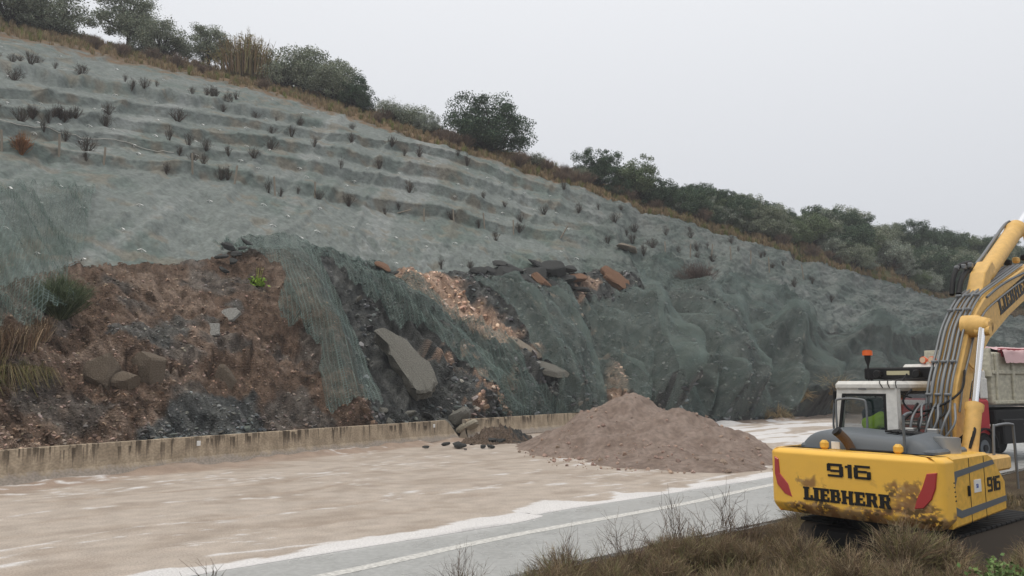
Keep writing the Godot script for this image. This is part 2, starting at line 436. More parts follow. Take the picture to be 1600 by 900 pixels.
# how far the ground stands out from the loft, in metres
func relief(s: float, v: float, p: Vector3) -> float:
	var d := 0.0
	if v < 2.5:
		var w := ss(0.0, 0.25, v) * (1.0 - 0.5 * ss(1.7, 2.3, v))
		var q := s - (2.0 - v) * 95.0
		var brown := 1.0 - ss(455, 540, q)
		# ridges and gullies that run down the slide
		d += (1.0 - 0.75 * brown) * w * (0.6 * nb.get_noise_2d(q * 1.9, v * 18.0) + 0.4 * nb.get_noise_2d(q * 4.6 + 50, v * 40.0))
		d += w * 0.55 * na.get_noise_3d(p.x * 2.2, p.y * 2.2, p.z * 2.2)
		d += w * 0.30 * na.get_noise_3d(p.x * 6.0, p.y * 6.0, p.z * 6.0)
		d += w * 0.16 * na.get_noise_3d(p.x * 15.0, p.y * 15.0, p.z * 15.0)
		# overhanging lip in the brown mound, with a hollow under it
		var lip := 1.05 + 0.22 * na.get_noise_2d(s * 0.35, 7.0) + 0.12 * na.get_noise_3d(p.x * 5.0, p.y * 5.0, p.z * 5.0)
		var inm := ss(100, 170, s) * (1.0 - ss(430, 520, s))
		d += inm * (0.14 * ss(lip - 0.02, lip + 0.05, v) * (1.0 - ss(lip + 0.05, lip + 0.6, v)) - 0.20 * (1.0 - ss(lip - 0.06, lip + 0.04, v)) * ss(lip - 0.3, lip - 0.04, v))
		# slumped masses and rolls in the netted half
		d += w * ss(900, 1010, s) * (0.6 * nf.get_noise_2d(s * 0.85 - v * 14.0, v * 38.0 + 60.0) + 0.22 * nf.get_noise_2d(s * 2.1 - v * 30.0, v * 70.0))
		d += forms(s, v)
		# bulge of the netted nose at the foot on the right
		d += 0.9 * exp(-pow((s - 1080.0) / 90.0, 2)) * ss(0.02, 0.35, v) * (1.0 - ss(0.7, 1.8, v))
	if v > 1.8 and v < 11.4:
		var w2 := ss(1.8, 2.6, v) * (1.0 - ss(11.1, 11.4, v))
		d += w2 * 0.28 * na.get_noise_3d(p.x * 0.9, p.y * 0.9, p.z * 0.9)
		d += w2 * 0.15 * na.get_noise_3d(p.x * 3.1, p.y * 3.1, p.z * 3.1)
		# creases of the matting, slantwise down the slope
		var a := p.x * 0.88 - p.z * 0.47
		var h := p.y * 1.6
		var cr := absf(nb.get_noise_2d((a - h * 0.55) * 7.0, h * 1.3))
		d += w2 * 0.22 * (0.16 - minf(cr, 0.16)) / 0.16
		d += w2 * 0.09 * na.get_noise_2d((a - h * 0.5) * 14.0, h * 4.0)
		# lips of matting that sag over the terrace edges, hollows under them
		if v > 2.7 and v < 10.6:
			var fl := 1.0 - ss(820, 1000, s)
			for k in [3.0, 5.0, 7.0, 9.0]:
				d += fl * (0.09 * exp(-pow((v - k - 1.05) / 0.22, 2)) - 0.06 * exp(-pow((v - k - 0.1) / 0.35, 2)))
		# one more, lower step below the brow
		if s < 620 and v > 10.0 and v < 10.7:
			var fb := 1.0 - ss(430, 600, s)
			var vb := 10.19 + 0.03 * nf.get_noise_2d(s * 1.5, 800.0)
			d += fb * (0.55 * ss(vb, vb + 0.035, v) * (1.0 - ss(vb + 0.04, vb + 0.3, v)) - 0.35 * exp(-pow((v - vb + 0.03) / 0.05, 2)))
		if s > 820: # the terraces are broken up here
			d += w2 * ss(820, 1000, s) * (0.5 * nf.get_noise_2d((s - v * 8.0) * 0.9, v * 10.0) + 0.25 * na.get_noise_2d(s * 1.2, v * 16.0))
	if v >= 11.4:
		d += 0.5 * na.get_noise_2d(p.x * 1.5, p.z * 1.5)
	return d

func flat_at(s: float, v: float) -> Vector3:
	var c := col_of(s)
	var r := clampi(int(v), 0, ROWP.size() - 2)
	var t := v - r
	if r < 2:
		var a := row_at(maxi(r - 1, 0), c)
		return row_at(r, c).cubic_interpolate(row_at(r + 1, c), a, row_at(r + 2, c), t) + push(s, v)
	return row_at(r, c).lerp(row_at(r + 1, c), t)

# noses of slumped rock that lean out over the foot
func push(s: float, v: float) -> Vector3:
	if s < 540: return Vector3.ZERO
	var n := maxf(0.0, 0.55 + 1.1 * nf.get_noise_2d(s * 1.25, 400.0))
	var d := n * (0.6 + 1.3 * ss(930, 1010, s)) * ss(0.02, 0.42, v) * (1.0 - ss(0.5, 1.35, v)) * ss(540, 640, s)
	return Vector3(0.469, 0.0, 0.883) * d

func surf(s: float, v: float) -> Vector3:
	var p := flat_at(s, v)
	return p + N0 * relief(s, v, p)

const BROWN := Color(0.200, 0.138, 0.102)
const PALEBROWN := Color(0.33, 0.245, 0.19)
const SHALE := Color(0.080, 0.085, 0.085)
const SHALE2 := Color(0.185, 0.190, 0.182)
const CLAY := Color(0.70, 0.50, 0.38)

# what the slide is made of at a place: soil, shale or clay
func earth(s: float, v: float, p: Vector3) -> Color:
	var n1 := na.get_noise_3d(p.x * 3.0, p.y * 3.0, p.z * 3.0)
	var n2 := na.get_noise_3d(p.x * 11.0 + 40, p.y * 11.0, p.z * 11.0)
	var n3 := na.get_noise_3d(p.x * 28.0, p.y * 28.0 + 9, p.z * 28.0)
	var q := s - (2.0 - v) * 80.0 + n1 * 45.0
	var c := mixc(SHALE, SHALE2, 0.45 + n2 * 1.4)
	var br := 1.0 - ss(430, 470, q)
	var bc := mixc(BROWN, PALEBROWN, ss(0.05, 0.45, n1 + 0.6 * n2))
	bc = mixc(bc, BROWN * 0.55, ss(0.15, 0.5, -n2))
	c = mixc(c, bc, br)
	# dark shale washed out low in the mound
	var e := pow((s - 300.0) / 105.0, 2) + pow((v - 0.32) / 0.36, 2) + n1 * 1.5
	c = mixc(c, mixc(SHALE, SHALE2, 0.4 + n2 * 1.5), 1.0 - ss(0.7, 1.15, e))
	# grey streak in the upper mound
	e = pow((s - 265.0) / 75.0, 2) + pow((v - 1.42) / 0.18, 2) + n1 * 2.0
	c = mixc(c, SHALE2 * 0.9, 0.8 * (1.0 - ss(0.6, 1.2, e)))
	# grey scree mixed through the brown soil
	var sc := ss(0.12, 0.3, na.get_noise_3d(p.x * 1.9 + 60, p.y * 3.4, p.z * 1.9)) * br
	c = mixc(c, mixc(SHALE, SHALE2, 0.5 + n2 * 1.6), 0.55 * sc)
	# clay streak between the nets
	var mid := 648.0 + (2.0 - v) * 172.0
	var half := lerpf(14.0, 52.0, ss(1.0, 1.9, v)) + n1 * 30.0
	var cl := (1.0 - ss(half * 0.6, half, absf(s - mid))) * ss(0.85, 1.05, v + n1 * 0.3)
	cl = maxf(cl, (1.0 - ss(8, 13, absf(s - 966.0 + (v - 0.6) * 12.0 + n1 * 8.0))) * ss(0.02, 0.1, v) * (1.0 - ss(0.85, 1.1, v)))
	cl = maxf(cl, 0.9 * ss(0.28, 0.42, n1 + 0.3 * n2) * ss(640, 690, s) * (1.0 - ss(760, 830, s)) * (1.0 - ss(1.0, 1.3, v)))
	cl = maxf(cl, 0.8 * ss(0.30, 0.42, n1) * ss(800, 850, s) * (1.0 - ss(930, 960, s)) * ss(1.2, 1.5, v))
	var cc := mixc(CLAY, CLAY * Color(0.70, 0.65, 0.61), ss(0.0, 0.45, n2))
	cc = mixc(cc, Color(0.14, 0.10, 0.08), ss(0.25, 0.45, n3))
	c = mixc(c, cc, cl)
	return c * (1.0 + n3 * 0.7)

const MATG := Color(0.240, 0.268, 0.255)
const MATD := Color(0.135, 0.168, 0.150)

# grey-green erosion matting, thin places show the soil
func matting(s: float, v: float, p: Vector3) -> Color:
	var n1 := na.get_noise_3d(p.x * 1.1, p.y * 1.1, p.z * 1.1)
	var n2 := na.get_noise_3d(p.x * 5.0 + 11, p.y * 5.0, p.z * 5.0)
	var n3 := na.get_noise_3d(p.x * 17.0, p.y * 17.0, p.z * 17.0 + 5)
	var a := p.x * 0.88 - p.z * 0.47
	var h := p.y * 1.6
	var st := nb.get_noise_2d((a - h * 0.55) * 9.0, h * 1.1)
	var c := mixc(MATG, Color(0.192, 0.232, 0.214), ss(-0.1, 0.45, n1 + 0.4 * st))
	c = mixc(c, Color(0.305, 0.328, 0.318), ss(0.1, 0.5, st + 0.4 * n2))
	c = mixc(c, Color(0.235, 0.222, 0.185), 0.8 * ss(0.15, 0.5, n2 + 0.6 * n1))
	# greener matting on the terrace risers, with part of their shade painted in
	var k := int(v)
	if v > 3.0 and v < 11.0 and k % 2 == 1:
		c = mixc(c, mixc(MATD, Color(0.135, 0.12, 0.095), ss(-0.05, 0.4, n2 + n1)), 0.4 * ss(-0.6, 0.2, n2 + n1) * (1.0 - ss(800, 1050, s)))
	if s > 820.0:
		c = mixc(c, mixc(MATD, Color(0.10, 0.115, 0.105), ss(0, 0.4, n2)), ss(820, 1000, s) * ss(-0.1, 0.35, nb.get_noise_2d((s - v * 8.0) * 1.7, v * 9.0 + 30.0)) * 0.8)
	var green := ss(600, 1000, s) * (1.0 - ss(lerpf(3.0, 6.5, ss(850, 1000, s)), lerpf(5.5, 10.5, ss(850, 1000, s)), v + n1))
	c = mixc(c, Color(0.125, 0.175, 0.150), green * ss(-0.3, 0.3, n1 + st) * 0.85)
	c = mixc(c, mixc(Color(0.14, 0.165, 0.155), Color(0.20, 0.215, 0.205), ss(-0.3, 0.3, st + n2)), 0.7 * ss(850, 980, s))
	# beyond the upper edge: dry brown grass soil
	c = mixc(c, Color(0.22, 0.155, 0.10), ss(10.75, 10.98, v + n2 * 0.25))
	return c * (1.0 + n3 * 0.28 + n2 * 0.16)

func loft(s0: float, s1: float, ns: int, bands: Array, what: Callable) -> ArrayMesh:
	var vs := []
	for b in bands:
		for i in int(b[2]): vs.append(lerpf(b[0], b[1], float(i) / b[2]))
	vs.append(bands[-1][1])
	var p := PackedVector3Array()
	var c := PackedColorArray()
	for v in vs:
		for i in ns:
			var s := lerpf(s0, s1, float(i) / (ns - 1))
			var f := flat_at(s, v)
			p.append(f + N0 * relief(s, v, f))
			c.append(what.call(s, v, f))
	return grid(ns, vs.size(), p, c, PackedVector2Array(), N0)

func build_slope() -> void:
	var g := grain(5, 0.02, 0.76, 1.0, 512, 5)
	var b := grain(6, 0.03, 0.0, 1.0, 512, 5)
	M.slope = tri(vmat(0.95, 0.25), g, 0.33, b, 5.0)
	M.debris = tri(vmat(0.92, 0.3), grain(8, 0.035, 0.62, 1.0, 512, 5), 0.5, grain(9, 0.04, 0.0, 1.0, 512, 5), 10.0)
	struct(loft(-480, 1500, 960, [[0.0, 1.0, 60], [1.0, 2.06, 60]], earth), "landslide_slope", M.debris)
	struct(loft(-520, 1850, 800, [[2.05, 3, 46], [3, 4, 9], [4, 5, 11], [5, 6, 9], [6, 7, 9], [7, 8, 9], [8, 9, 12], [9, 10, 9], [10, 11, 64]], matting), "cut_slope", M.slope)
	struct(loft(1490, 1850, 60, [[0.0, 2.06, 30]], earth), "landslide_slope", M.debris)
	var hill := func(s: float, v: float, p: Vector3) -> Color:
		var n := na.get_noise_3d(p.x * 2.0, p.y * 2.0, p.z * 2.0)
		return mixc(Color(0.24, 0.17, 0.105), Color(0.11, 0.115, 0.055), ss(-0.1, 0.4, n + 0.2 * float(s > 1050))) * (1.0 + 0.4 * na.get_noise_3d(p.x * 9, p.y * 9, p.z * 9))
	struct(loft(-520, 1850, 280, [[11, 12, 24], [12, 13, 10], [13, 14, 8]], hill), "hillside", tri(vmat(0.95, 0.2), g, 0.3))

# ------------------------------------------------------------------ green netting
const NETS := [
	# left and right edge at the top, at the foot, top v, foot v, label
	[-470, 150, -470, 110, 2.75, 1.62, "dark green netting hanging over grey shale above the broom bush"],
	[336, 462, 535, 596, 2.20, 0.34, "green netting draped over the hump beside the brown soil mound"],
	[464, 592, 790, 885, 2.10, 0.10, "green netting between the largest grey slab and the orange clay streak"],
	[724, 878, 880, 968, 1.90, 0.08, "green netting in long folds between the clay streak and the sand heap"],
	[872, 1000, 978, 1048, 1.70, 0.25, "thin grey green netting above the clay chute behind the sand heap"],
	[972, 1560, 1022, 1560, 3.4, 0.04, "wide dark green netting over the slide behind the sand heap and excavator"],
]
var nf := FastNoiseLite.new()

# the ground as the sheet feels it: without clods and stones
func drape(s: float, v: float, p: Vector3) -> float:
	if v > 2.3: return relief(s, v, p)
	var w := ss(0.0, 0.25, v) * (1.0 - 0.5 * ss(1.7, 2.3, v))
	var q := s - (2.0 - v) * 95.0
	var brown := 1.0 - ss(455, 540, q)
	var d := (1.0 - 0.75 * brown) * w * 0.6 * nb.get_noise_2d(q * 1.9, v * 18.0) + w * 0.55 * na.get_noise_3d(p.x * 2.2, p.y * 2.2, p.z * 2.2)
	d += 0.9 * exp(-pow((s - 1080.0) / 90.0, 2)) * ss(0.02, 0.35, v) * (1.0 - ss(0.7, 1.8, v))
	d += w * ss(900, 1010, s) * (0.6 * nf.get_noise_2d(s * 0.85 - v * 14.0, v * 38.0 + 60.0) + 0.22 * nf.get_noise_2d(s * 2.1 - v * 30.0, v * 70.0))
	d += forms(s, v)
	if v > 1.8: d = lerpf(d, relief(s, v, p), ss(1.8, 2.2, v))
	return d

# shape of the drape: long rounded folds that run down the slide, fine wrinkles between
func net_lift(s: float, v: float, u: float, k: int) -> float:
	var q := s - (2.0 - v) * 120.0 + 30.0 * pow(2.0 - v, 2.0)
	var n := nf.get_noise_2d(q * 0.62 + k * 77.0, v * 6.0)
	var ridge := pow(maxf(0.0, 1.0 - absf(n) * 2.0), 1.4)
	var n2 := nf.get_noise_2d(q * 1.7 + k * 31.0, v * 9.0 + 200.0)
	var d := 0.06 + (1.0 * ridge + 0.14 * maxf(0.0, 1.0 - absf(n2) * 3.0)) * ss(0.0, 0.4, v)
	d += 0.05 * nf.get_noise_2d(q * 6.0, v * 14.0)
	return maxf(d, 0.03)

func build_nets() -> void:
	var n := 128
	var im := Image.create(n, n, false, Image.FORMAT_RGBA8)
	for y in n:
		for x in n:
			var gx := (x % 32) < 7
			var gy := (y % 32) < 7
			var fx := (x % 8) < 2 or (y % 8) < 2
			var a := 0.66 if gx or gy else (0.34 if fx else 0.10)
			im.set_pixel(x, y, Color(1, 1, 1, a))
	im.generate_mipmaps()
	var m := mat(Color(0.135, 0.182, 0.165), 0.6, 0.4)
	m.transparency = BaseMaterial3D.TRANSPARENCY_ALPHA
	m.albedo_texture = ImageTexture.create_from_image(im)
	m.vertex_color_use_as_albedo = true
	M.net = m
	# farther nets: the weave is too fine to tell apart, only uneven density is left
	var im2 := Image.create(256, 256, false, Image.FORMAT_RGBA8)
	for y in 256:
		for x in 256:
			im2.set_pixel(x, y, Color(1, 1, 1, clampf(0.36 + 0.16 * na.get_noise_2d(x * 1.2, y * 1.2) + 0.03 * float((x % 16) < 4), 0, 1)))
	M.farnet = m.duplicate()
	M.farnet.albedo_texture = ImageTexture.create_from_image(im2)
	M.farnet.albedo_color = Color(0.155, 0.200, 0.184).linear_to_srgb()
	for k in NETS.size():
		var d: Array = NETS[k]
		var wide: float = maxf(d[1] - d[0], d[3] - d[2])
		var nu := int(clampf(wide * 0.75, 60, 420))
		var nv := 110 if k < 5 else 170
		var p := PackedVector3Array()
		var uv := PackedVector2Array()
		var c := PackedColorArray()
		for j in nv:
			var tv := float(j) / (nv - 1)
			for i in nu:
				var u := float(i) / (nu - 1)
				var e := pow(1.0 - tv, 0.72)
				var sl := lerpf(d[0], d[2], e)
				var sr := lerpf(d[1], d[3], e)
				# loose, wavering hems
				sl += (34.0 if k == 1 else 18.0) * nf.get_noise_2d(tv * 120.0, k * 31.0)
				sr += 16.0 * nf.get_noise_2d(tv * 110.0, k * 31.0 + 500.0)
				var s := lerpf(sl, sr, u)
				var v := lerpf(d[5], d[4] + (1.5 * nf.get_noise_2d(s * 0.5, 70.0) if k == 5 else 0.0), tv) + 0.07 * na.get_noise_2d(s * 0.9, k * 13.0) * (1.0 - tv) + 0.10 * na.get_noise_2d(s * 0.6, 90.0) * tv
				v = maxf(v, 0.03)
				var f := flat_at(s, v)
				# the sheet spans the small hollows of the ground
				var g := drape(s, v, f) + 0.20
				p.append(f + N0 * (lerpf(g, relief(s, v, f), ss(0.86, 1.0, tv)) + lerpf(net_lift(s, v, u, k), 0.04, ss(0.72, 0.97, tv))))
				uv.append(Vector2(f.x * 0.88 - f.z * 0.47, f.y * 1.55) * 1.7)
				var t := 0.5 + 0.9 * na.get_noise_2d(s * 1.2, v * 60.0)
				var cc := mixc(Color(0.92, 1.0, 1.02), Color(1.05, 1.0, 0.96), t)
				# gathered folds are several layers thick
				var qq := s - (2.0 - v) * 120.0 + 30.0 * pow(2.0 - v, 2.0)
				var th := maxf(0.0, 1.0 - absf(nf.get_noise_2d(qq * 0.62 + k * 77.0, v * 6.0)) * 3.0)
				th = maxf(th, 0.8 * maxf(0.0, 1.0 - absf(nf.get_noise_2d(qq * 1.7 + k * 31.0, v * 9.0 + 200.0)) * 5.0))
				th = maxf(th, maxf(1.0 - u * wide / 9.0, 1.0 - (1.0 - u) * wide / 9.0))
				cc.a = lerpf(0.78 if k < 5 else 0.62, 1.6, th)
				c.append(cc)
		var o := put(grid(nu, nv, p, c, uv, N0), "netting", m if k < 3 else M.farnet)
		tag(o, d[6], "netting", "green nets over the landslide")
# ------------------------------------------------------------------ road, sand, barrier, heap
func v3(x: float, zf: float, y := 0.0) -> Vector3:
	return Vector3(x, y, -zf)

const FOOT := [[-23, 1], [-18.5, 10], [-15.6, 16.3], [-13.18, 21.07], [-11.41, 24.27], [-7.7, 30.62], [-3.02, 38.36], [3.45, 48.54], [10, 53.2], [17.1, 57.5], [27.2, 68.8], [45, 88], [70, 112]]
const HEM := [[-16, -2], [-10, 6.0], [-4.53, 11.74], [-0.9, 15.15], [0.05, 16.05], [0.62, 16.8], [1.15, 17.75], [7.69, 23.94], [16, 33.2], [28, 46], [48, 66], [75, 92]]
const EDGE := [[-9, -1.5], [-6, 4.5], [-2.6, 9.0], [1.17, 12.55], [5.55, 16.4], [12, 22], [22, 31], [38, 46], [60, 66], [85, 88]]
const LINE := [[-9.5, 4.0], [-5.6, 8.6], [-2.41, 12.01], [0.0, 14.77], [3.93, 18.63], [7.1, 22.13], [16, 31], [28, 43], [48, 62]]

func along(tab: Array, n: int) -> Array:
	var pts := []
	for a in tab: pts.append(v3(a[0], a[1]))
	var fine := curve(pts, 400)
	var len := [0.0]
	for i in 400: len.append(len[-1] + fine[i].distance_to(fine[i + 1]))
	var o := []
	var k := 0
	for i in n + 1:
		var t: float = len[-1] * i / n
		while k < 399 and len[k + 1] < t: k += 1
		o.append(fine[k].lerp(fine[k + 1], clampf((t - len[k]) / maxf(len[k + 1] - len[k], 1e-6), 0, 1)))
	return o

func side_of(a: Array, i: int) -> Vector3: # unit vector across a line, to the right of its run
	var d: Vector3 = (a[mini(i + 1, a.size() - 1)] - a[maxi(i - 1, 0)]).normalized()
	return Vector3(-d.z, 0, d.x)

func build_road() -> void:
	# open ground far round
	var gm := PlaneMesh.new()
	gm.size = Vector2(3000, 3000)
	var g := struct(gm, "ground", tri(mat(Color(0.16, 0.13, 0.09)), grain(21, 0.02, 0.6, 1.0), 0.2))
	g.position = Vector3(0, -0.35, 0)
	# asphalt
	var a := along(EDGE, 120)
	var b := along(FOOT, 120)
	var p := PackedVector3Array()
	var c := PackedColorArray()
	for i in 121:
		for j in 25:
			var q: Vector3 = a[i].lerp(b[i] + (b[i] - a[i]).normalized() * 1.5, j / 24.0)
			p.append(q)
	var am := tri(mat(Color(0.50, 0.505, 0.495), 0.4, 0.5), grain(22, 0.03, 0.88, 1.0, 1024, 6), 0.21, grain(23, 0.2, 0, 1, 512, 2), 0.5)
	var pc := grain(24, 0.006, 0.0, 1.0, 512, 4)
	am.roughness_texture = grain(25, 0.008, 0.55, 1.0, 512, 4)
	struct(grid(25, 121, p), "road", am)
	# edge line
	var l := along(LINE, 160)
	p = PackedVector3Array()
	for i in 161:
		var s := side_of(l, i)
		var wv := 0.012 * na.get_noise_2d(i * 40.0, 3.0)
		p.append(l[i] - s * (0.125 + wv) + Vector3(0, 0.004, 0))
		p.append(l[i] + s * (0.125 + wv) + Vector3(0, 0.004, 0))
	struct(grid(2, 161, p), "road_marking", tri(mat(Color(0.80, 0.79, 0.75), 0.7), grain(27, 0.05, 0.72, 1.0, 512, 6), 0.4))
	build_sand()
	build_barriers()
	build_heap()

# wind-blown, rain-smoothed sand that lies on white sheeting; folds of the sheeting break through
func fold(al: float, ac: float) -> float:
	var w := 1.6 * na.get_noise_2d(al * 1.6, ac * 3.0)
	var f := 1.0 - absf(nr.get_noise_2d(al * 0.75 + 4.0 * w, (ac + w * 0.9) * 8.5)) * 6.5
	var f2 := 1.0 - absf(nr.get_noise_2d(al * 2.2 + 300.0, (ac + w) * 14.0 + al * 1.6)) * 9.0
	var zone := ss(0.06, 0.3, na.get_noise_2d(al * 1.1 + 70.0, ac * 3.6))
	var zone2 := ss(0.12, 0.34, na.get_noise_2d(al * 1.4 - 70.0, ac * 2.6))
	return maxf(f * zone, 0.9 * f2 * zone2)

func build_sand() -> void:
	var n := 900
	var m := 190
	var a := along(HEM, n)
	var b := along(FOOT, n)
	var p := PackedVector3Array()
	var c := PackedColorArray()
	var uv := PackedVector2Array()
	var al := 0.0
	for i in n + 1:
		if i > 0: al += a[i].distance_to(a[i - 1])
		var w: float = a[i].distance_to(b[i]) + 0.5
		var across: Vector3 = (b[i] - a[i]).normalized()
		for j in m:
			var t := pow(float(j) / (m - 1), 1.25)
			var ac := t * w
			var q: Vector3 = a[i] + across * ac
			var hemw := 0.52 + 0.5 * na.get_noise_2d(al * 4.0, 0.0) + 0.12 * na.get_noise_2d(al * 30.0, 9.0) + 0.35 * ss(-4.0, 1.0, q.x) * (1.0 - ss(1.0, 1.5, q.x))
			var f := fold(al, ac)
			# sheeting left bare on the lane past the heap
			var bare := 1.0 if Vector2((q.x - 15.5) / 9.5, (-q.z - 47.0) / 11.0).length() + 0.5 * na.get_noise_2d(q.x * 2.0, q.z * 2.0) < 1.0 else 0.0
			var n1 := na.get_noise_2d(q.x * 4.0, q.z * 4.0)
			var n2 := na.get_noise_2d(q.x * 16.0, q.z * 16.0)
			var white := 0.85 * ss(0.55, 0.85, f + n2 * 0.3)
			white = maxf(white, bare * ss(-0.05, 0.03, na.get_noise_2d(al * 1.2, ac * 5.0) + 0.14))
			var film := 0.28 * ss(0.0, 0.6, f + 0.5 * na.get_noise_2d(al * 0.8, ac * 6.0)) # thin sand: the sheet shows pale
			var hem := 1.0 - ss(hemw - 0.04, hemw + 0.05, ac + n2 * 0.12)
			white = maxf(white, hem)
			var sand := mixc(Color(0.555, 0.478, 0.410), Color(0.47, 0.395, 0.33), ss(-0.15, 0.45, n1 + 0.5 * nr.get_noise_2d(al * 1.0, ac * 9.0)))
			sand = mixc(sand, Color(0.38, 0.28, 0.215), 0.8 * ss(w - 2.2, w - 0.9, ac + n1 * 0.8))
			sand = mixc(sand, Color(0.62, 0.55, 0.49), film)
			# wheel ruts pressed along the lane
			var rut := 0.0
			for rk in [2.6, 4.5, 6.9, 8.9]:
				rut = maxf(rut, 1.0 - ss(0.08, 0.26, absf(ac - rk - 0.7 * na.get_noise_2d(al * 0.5, rk * 50.0)) + 0.1 * n2))
			rut *= ss(-0.15, 0.25, na.get_noise_2d(al * 1.3, ac * 0.6 + 200.0))
			sand = mixc(sand, Color(0.43, 0.345, 0.275), 0.55 * rut)
			sand *= 1.0 + n2 * 0.20
			white *= 1.0 - 0.5 * rut
			var wh := Color(0.84, 0.82, 0.81) * (1.0 + 0.10 * n1)
			c.append(mixc(sand, wh, white))
			# little bank of sand swept against the barrier, folds standing up
			var h := 0.010 + 0.02 * maxf(0.0, f) + 0.022 * (n1 + 1.0) * 0.6 * (1.0 - hem)
			h += 0.20 * ss(w - 1.3, w - 0.5, ac + n1 * 0.4) * (0.7 + 0.5 * n1)
			h += hem * (0.012 + 0.03 * maxf(0.0, nr.get_noise_2d(al * 6.0, ac * 20.0 + 40.0)))
			h -= 0.012 * rut * (1.0 - hem)
			h = maxf(h, 0.005)
			if j == 0: h = 0.003
			p.append(q + Vector3(0, h, 0))
	var sm := tri(vmat(0.85, 0.35), grain(31, 0.06, 0.82, 1.0, 512, 5), 0.6, grain(32, 0.09, 0, 1, 512, 4), 1.2)
	tag(put(grid(m, n + 1, p, c), "sand_cover", sm), "", "", "", "structure")

func barrier(called: String, label: String, pts: Array, tip: bool) -> void:
	var prof := [[0.31, 0.0], [0.31, 0.09], [0.13, 0.36], [0.10, 0.60], [0.085, 0.985], [0.07, 1.0], [-0.07, 1.0], [-0.085, 0.985], [-0.13, 0.36], [-0.31, 0.09], [-0.31, 0.0]]
	var o := thing(called, label, "barrier", pts[0], 0.0)
	var line := curve(pts, pts.size() * 24)
	var len := [0.0]
	for i in line.size() - 1: len.append(len[-1] + line[i].distance_to(line[i + 1]))
	var p := PackedVector3Array()
	var uv := PackedVector2Array()
	for i in line.size():
		var s := side_of(line, i)
		var left: float = len[-1] - len[i]
		var top := 1.0
		if tip: top = minf(1.0, 0.30 + left * 0.9)
		top += 0.012 * na.get_noise_2d(len[i] * 9.0, 2.0)
		for k in prof.size():
			var y: float = minf(prof[k][1], top - 0.002 * absf(k - 5.5))
			p.append(line[i] + s * prof[k][0] + Vector3(0, y, 0) - pts[0])
			uv.append(Vector2(len[i] / 22.0, 1.0 - float(k) / (prof.size() - 1)))
	# sharp edges: one strip per side of the profile
	var st := ArrayMesh.new()
	for k in prof.size() - 1:
		var pp := PackedVector3Array()
		var uu := PackedVector2Array()
		for i in line.size():
			for e in 2:
				pp.append(p[i * prof.size() + k + e])
				var y: float = prof[k + e][1]
				uu.append(Vector2(len[i] / 22.0, 1.0 - (y * 0.94 if k < 5 else 0.97)) if k < 6 else Vector2(len[i] / 22.0 + 0.37, 1.0 - y * 0.94))
		var dir: Vector3 = side_of(line, 2) * (prof[k][1] - prof[k + 1][1]) * -1.0 + Vector3(0, 1, 0) * (prof[k][0] - prof[k + 1][0])
		var gm := grid(2, line.size(), pp, PackedColorArray(), uu, dir if dir.length() > 0.001 else Vector3.UP)
		st.add_surface_from_arrays(Mesh.PRIMITIVE_TRIANGLES, gm.surface_get_arrays(0))
	put(st, "concrete_wall", M.barrier, o)
	for i in [0, line.size() - 1]:
		var e := nst()
		var ring := []
		for k in prof.size(): ring.append(p[i * prof.size() + k])
		var d: Vector3 = (line[1] - line[0]) * -1.0 if i == 0 else line[-1] - line[-2]
		face(e, ring, d)
		put(e.commit(), "end_face", mat(Color(0.30, 0.26, 0.21)), o)
	# small white reflector plates
	for d in [8.3, 23.2, 36.0] if tip else []:
		var i := 0
		while i < line.size() - 2 and len[i] < d: i += 1
		var s := side_of(line, i)
		var q: Vector3 = line[i] - pts[0] + s * 0.115 + Vector3(0, 0.78, 0)
		box("reflector_plate", q, Vector3(0.14, 0.16, 0.03), M.white, o, 0.006, Basis(Vector3.UP, atan2(s.x, s.z)))

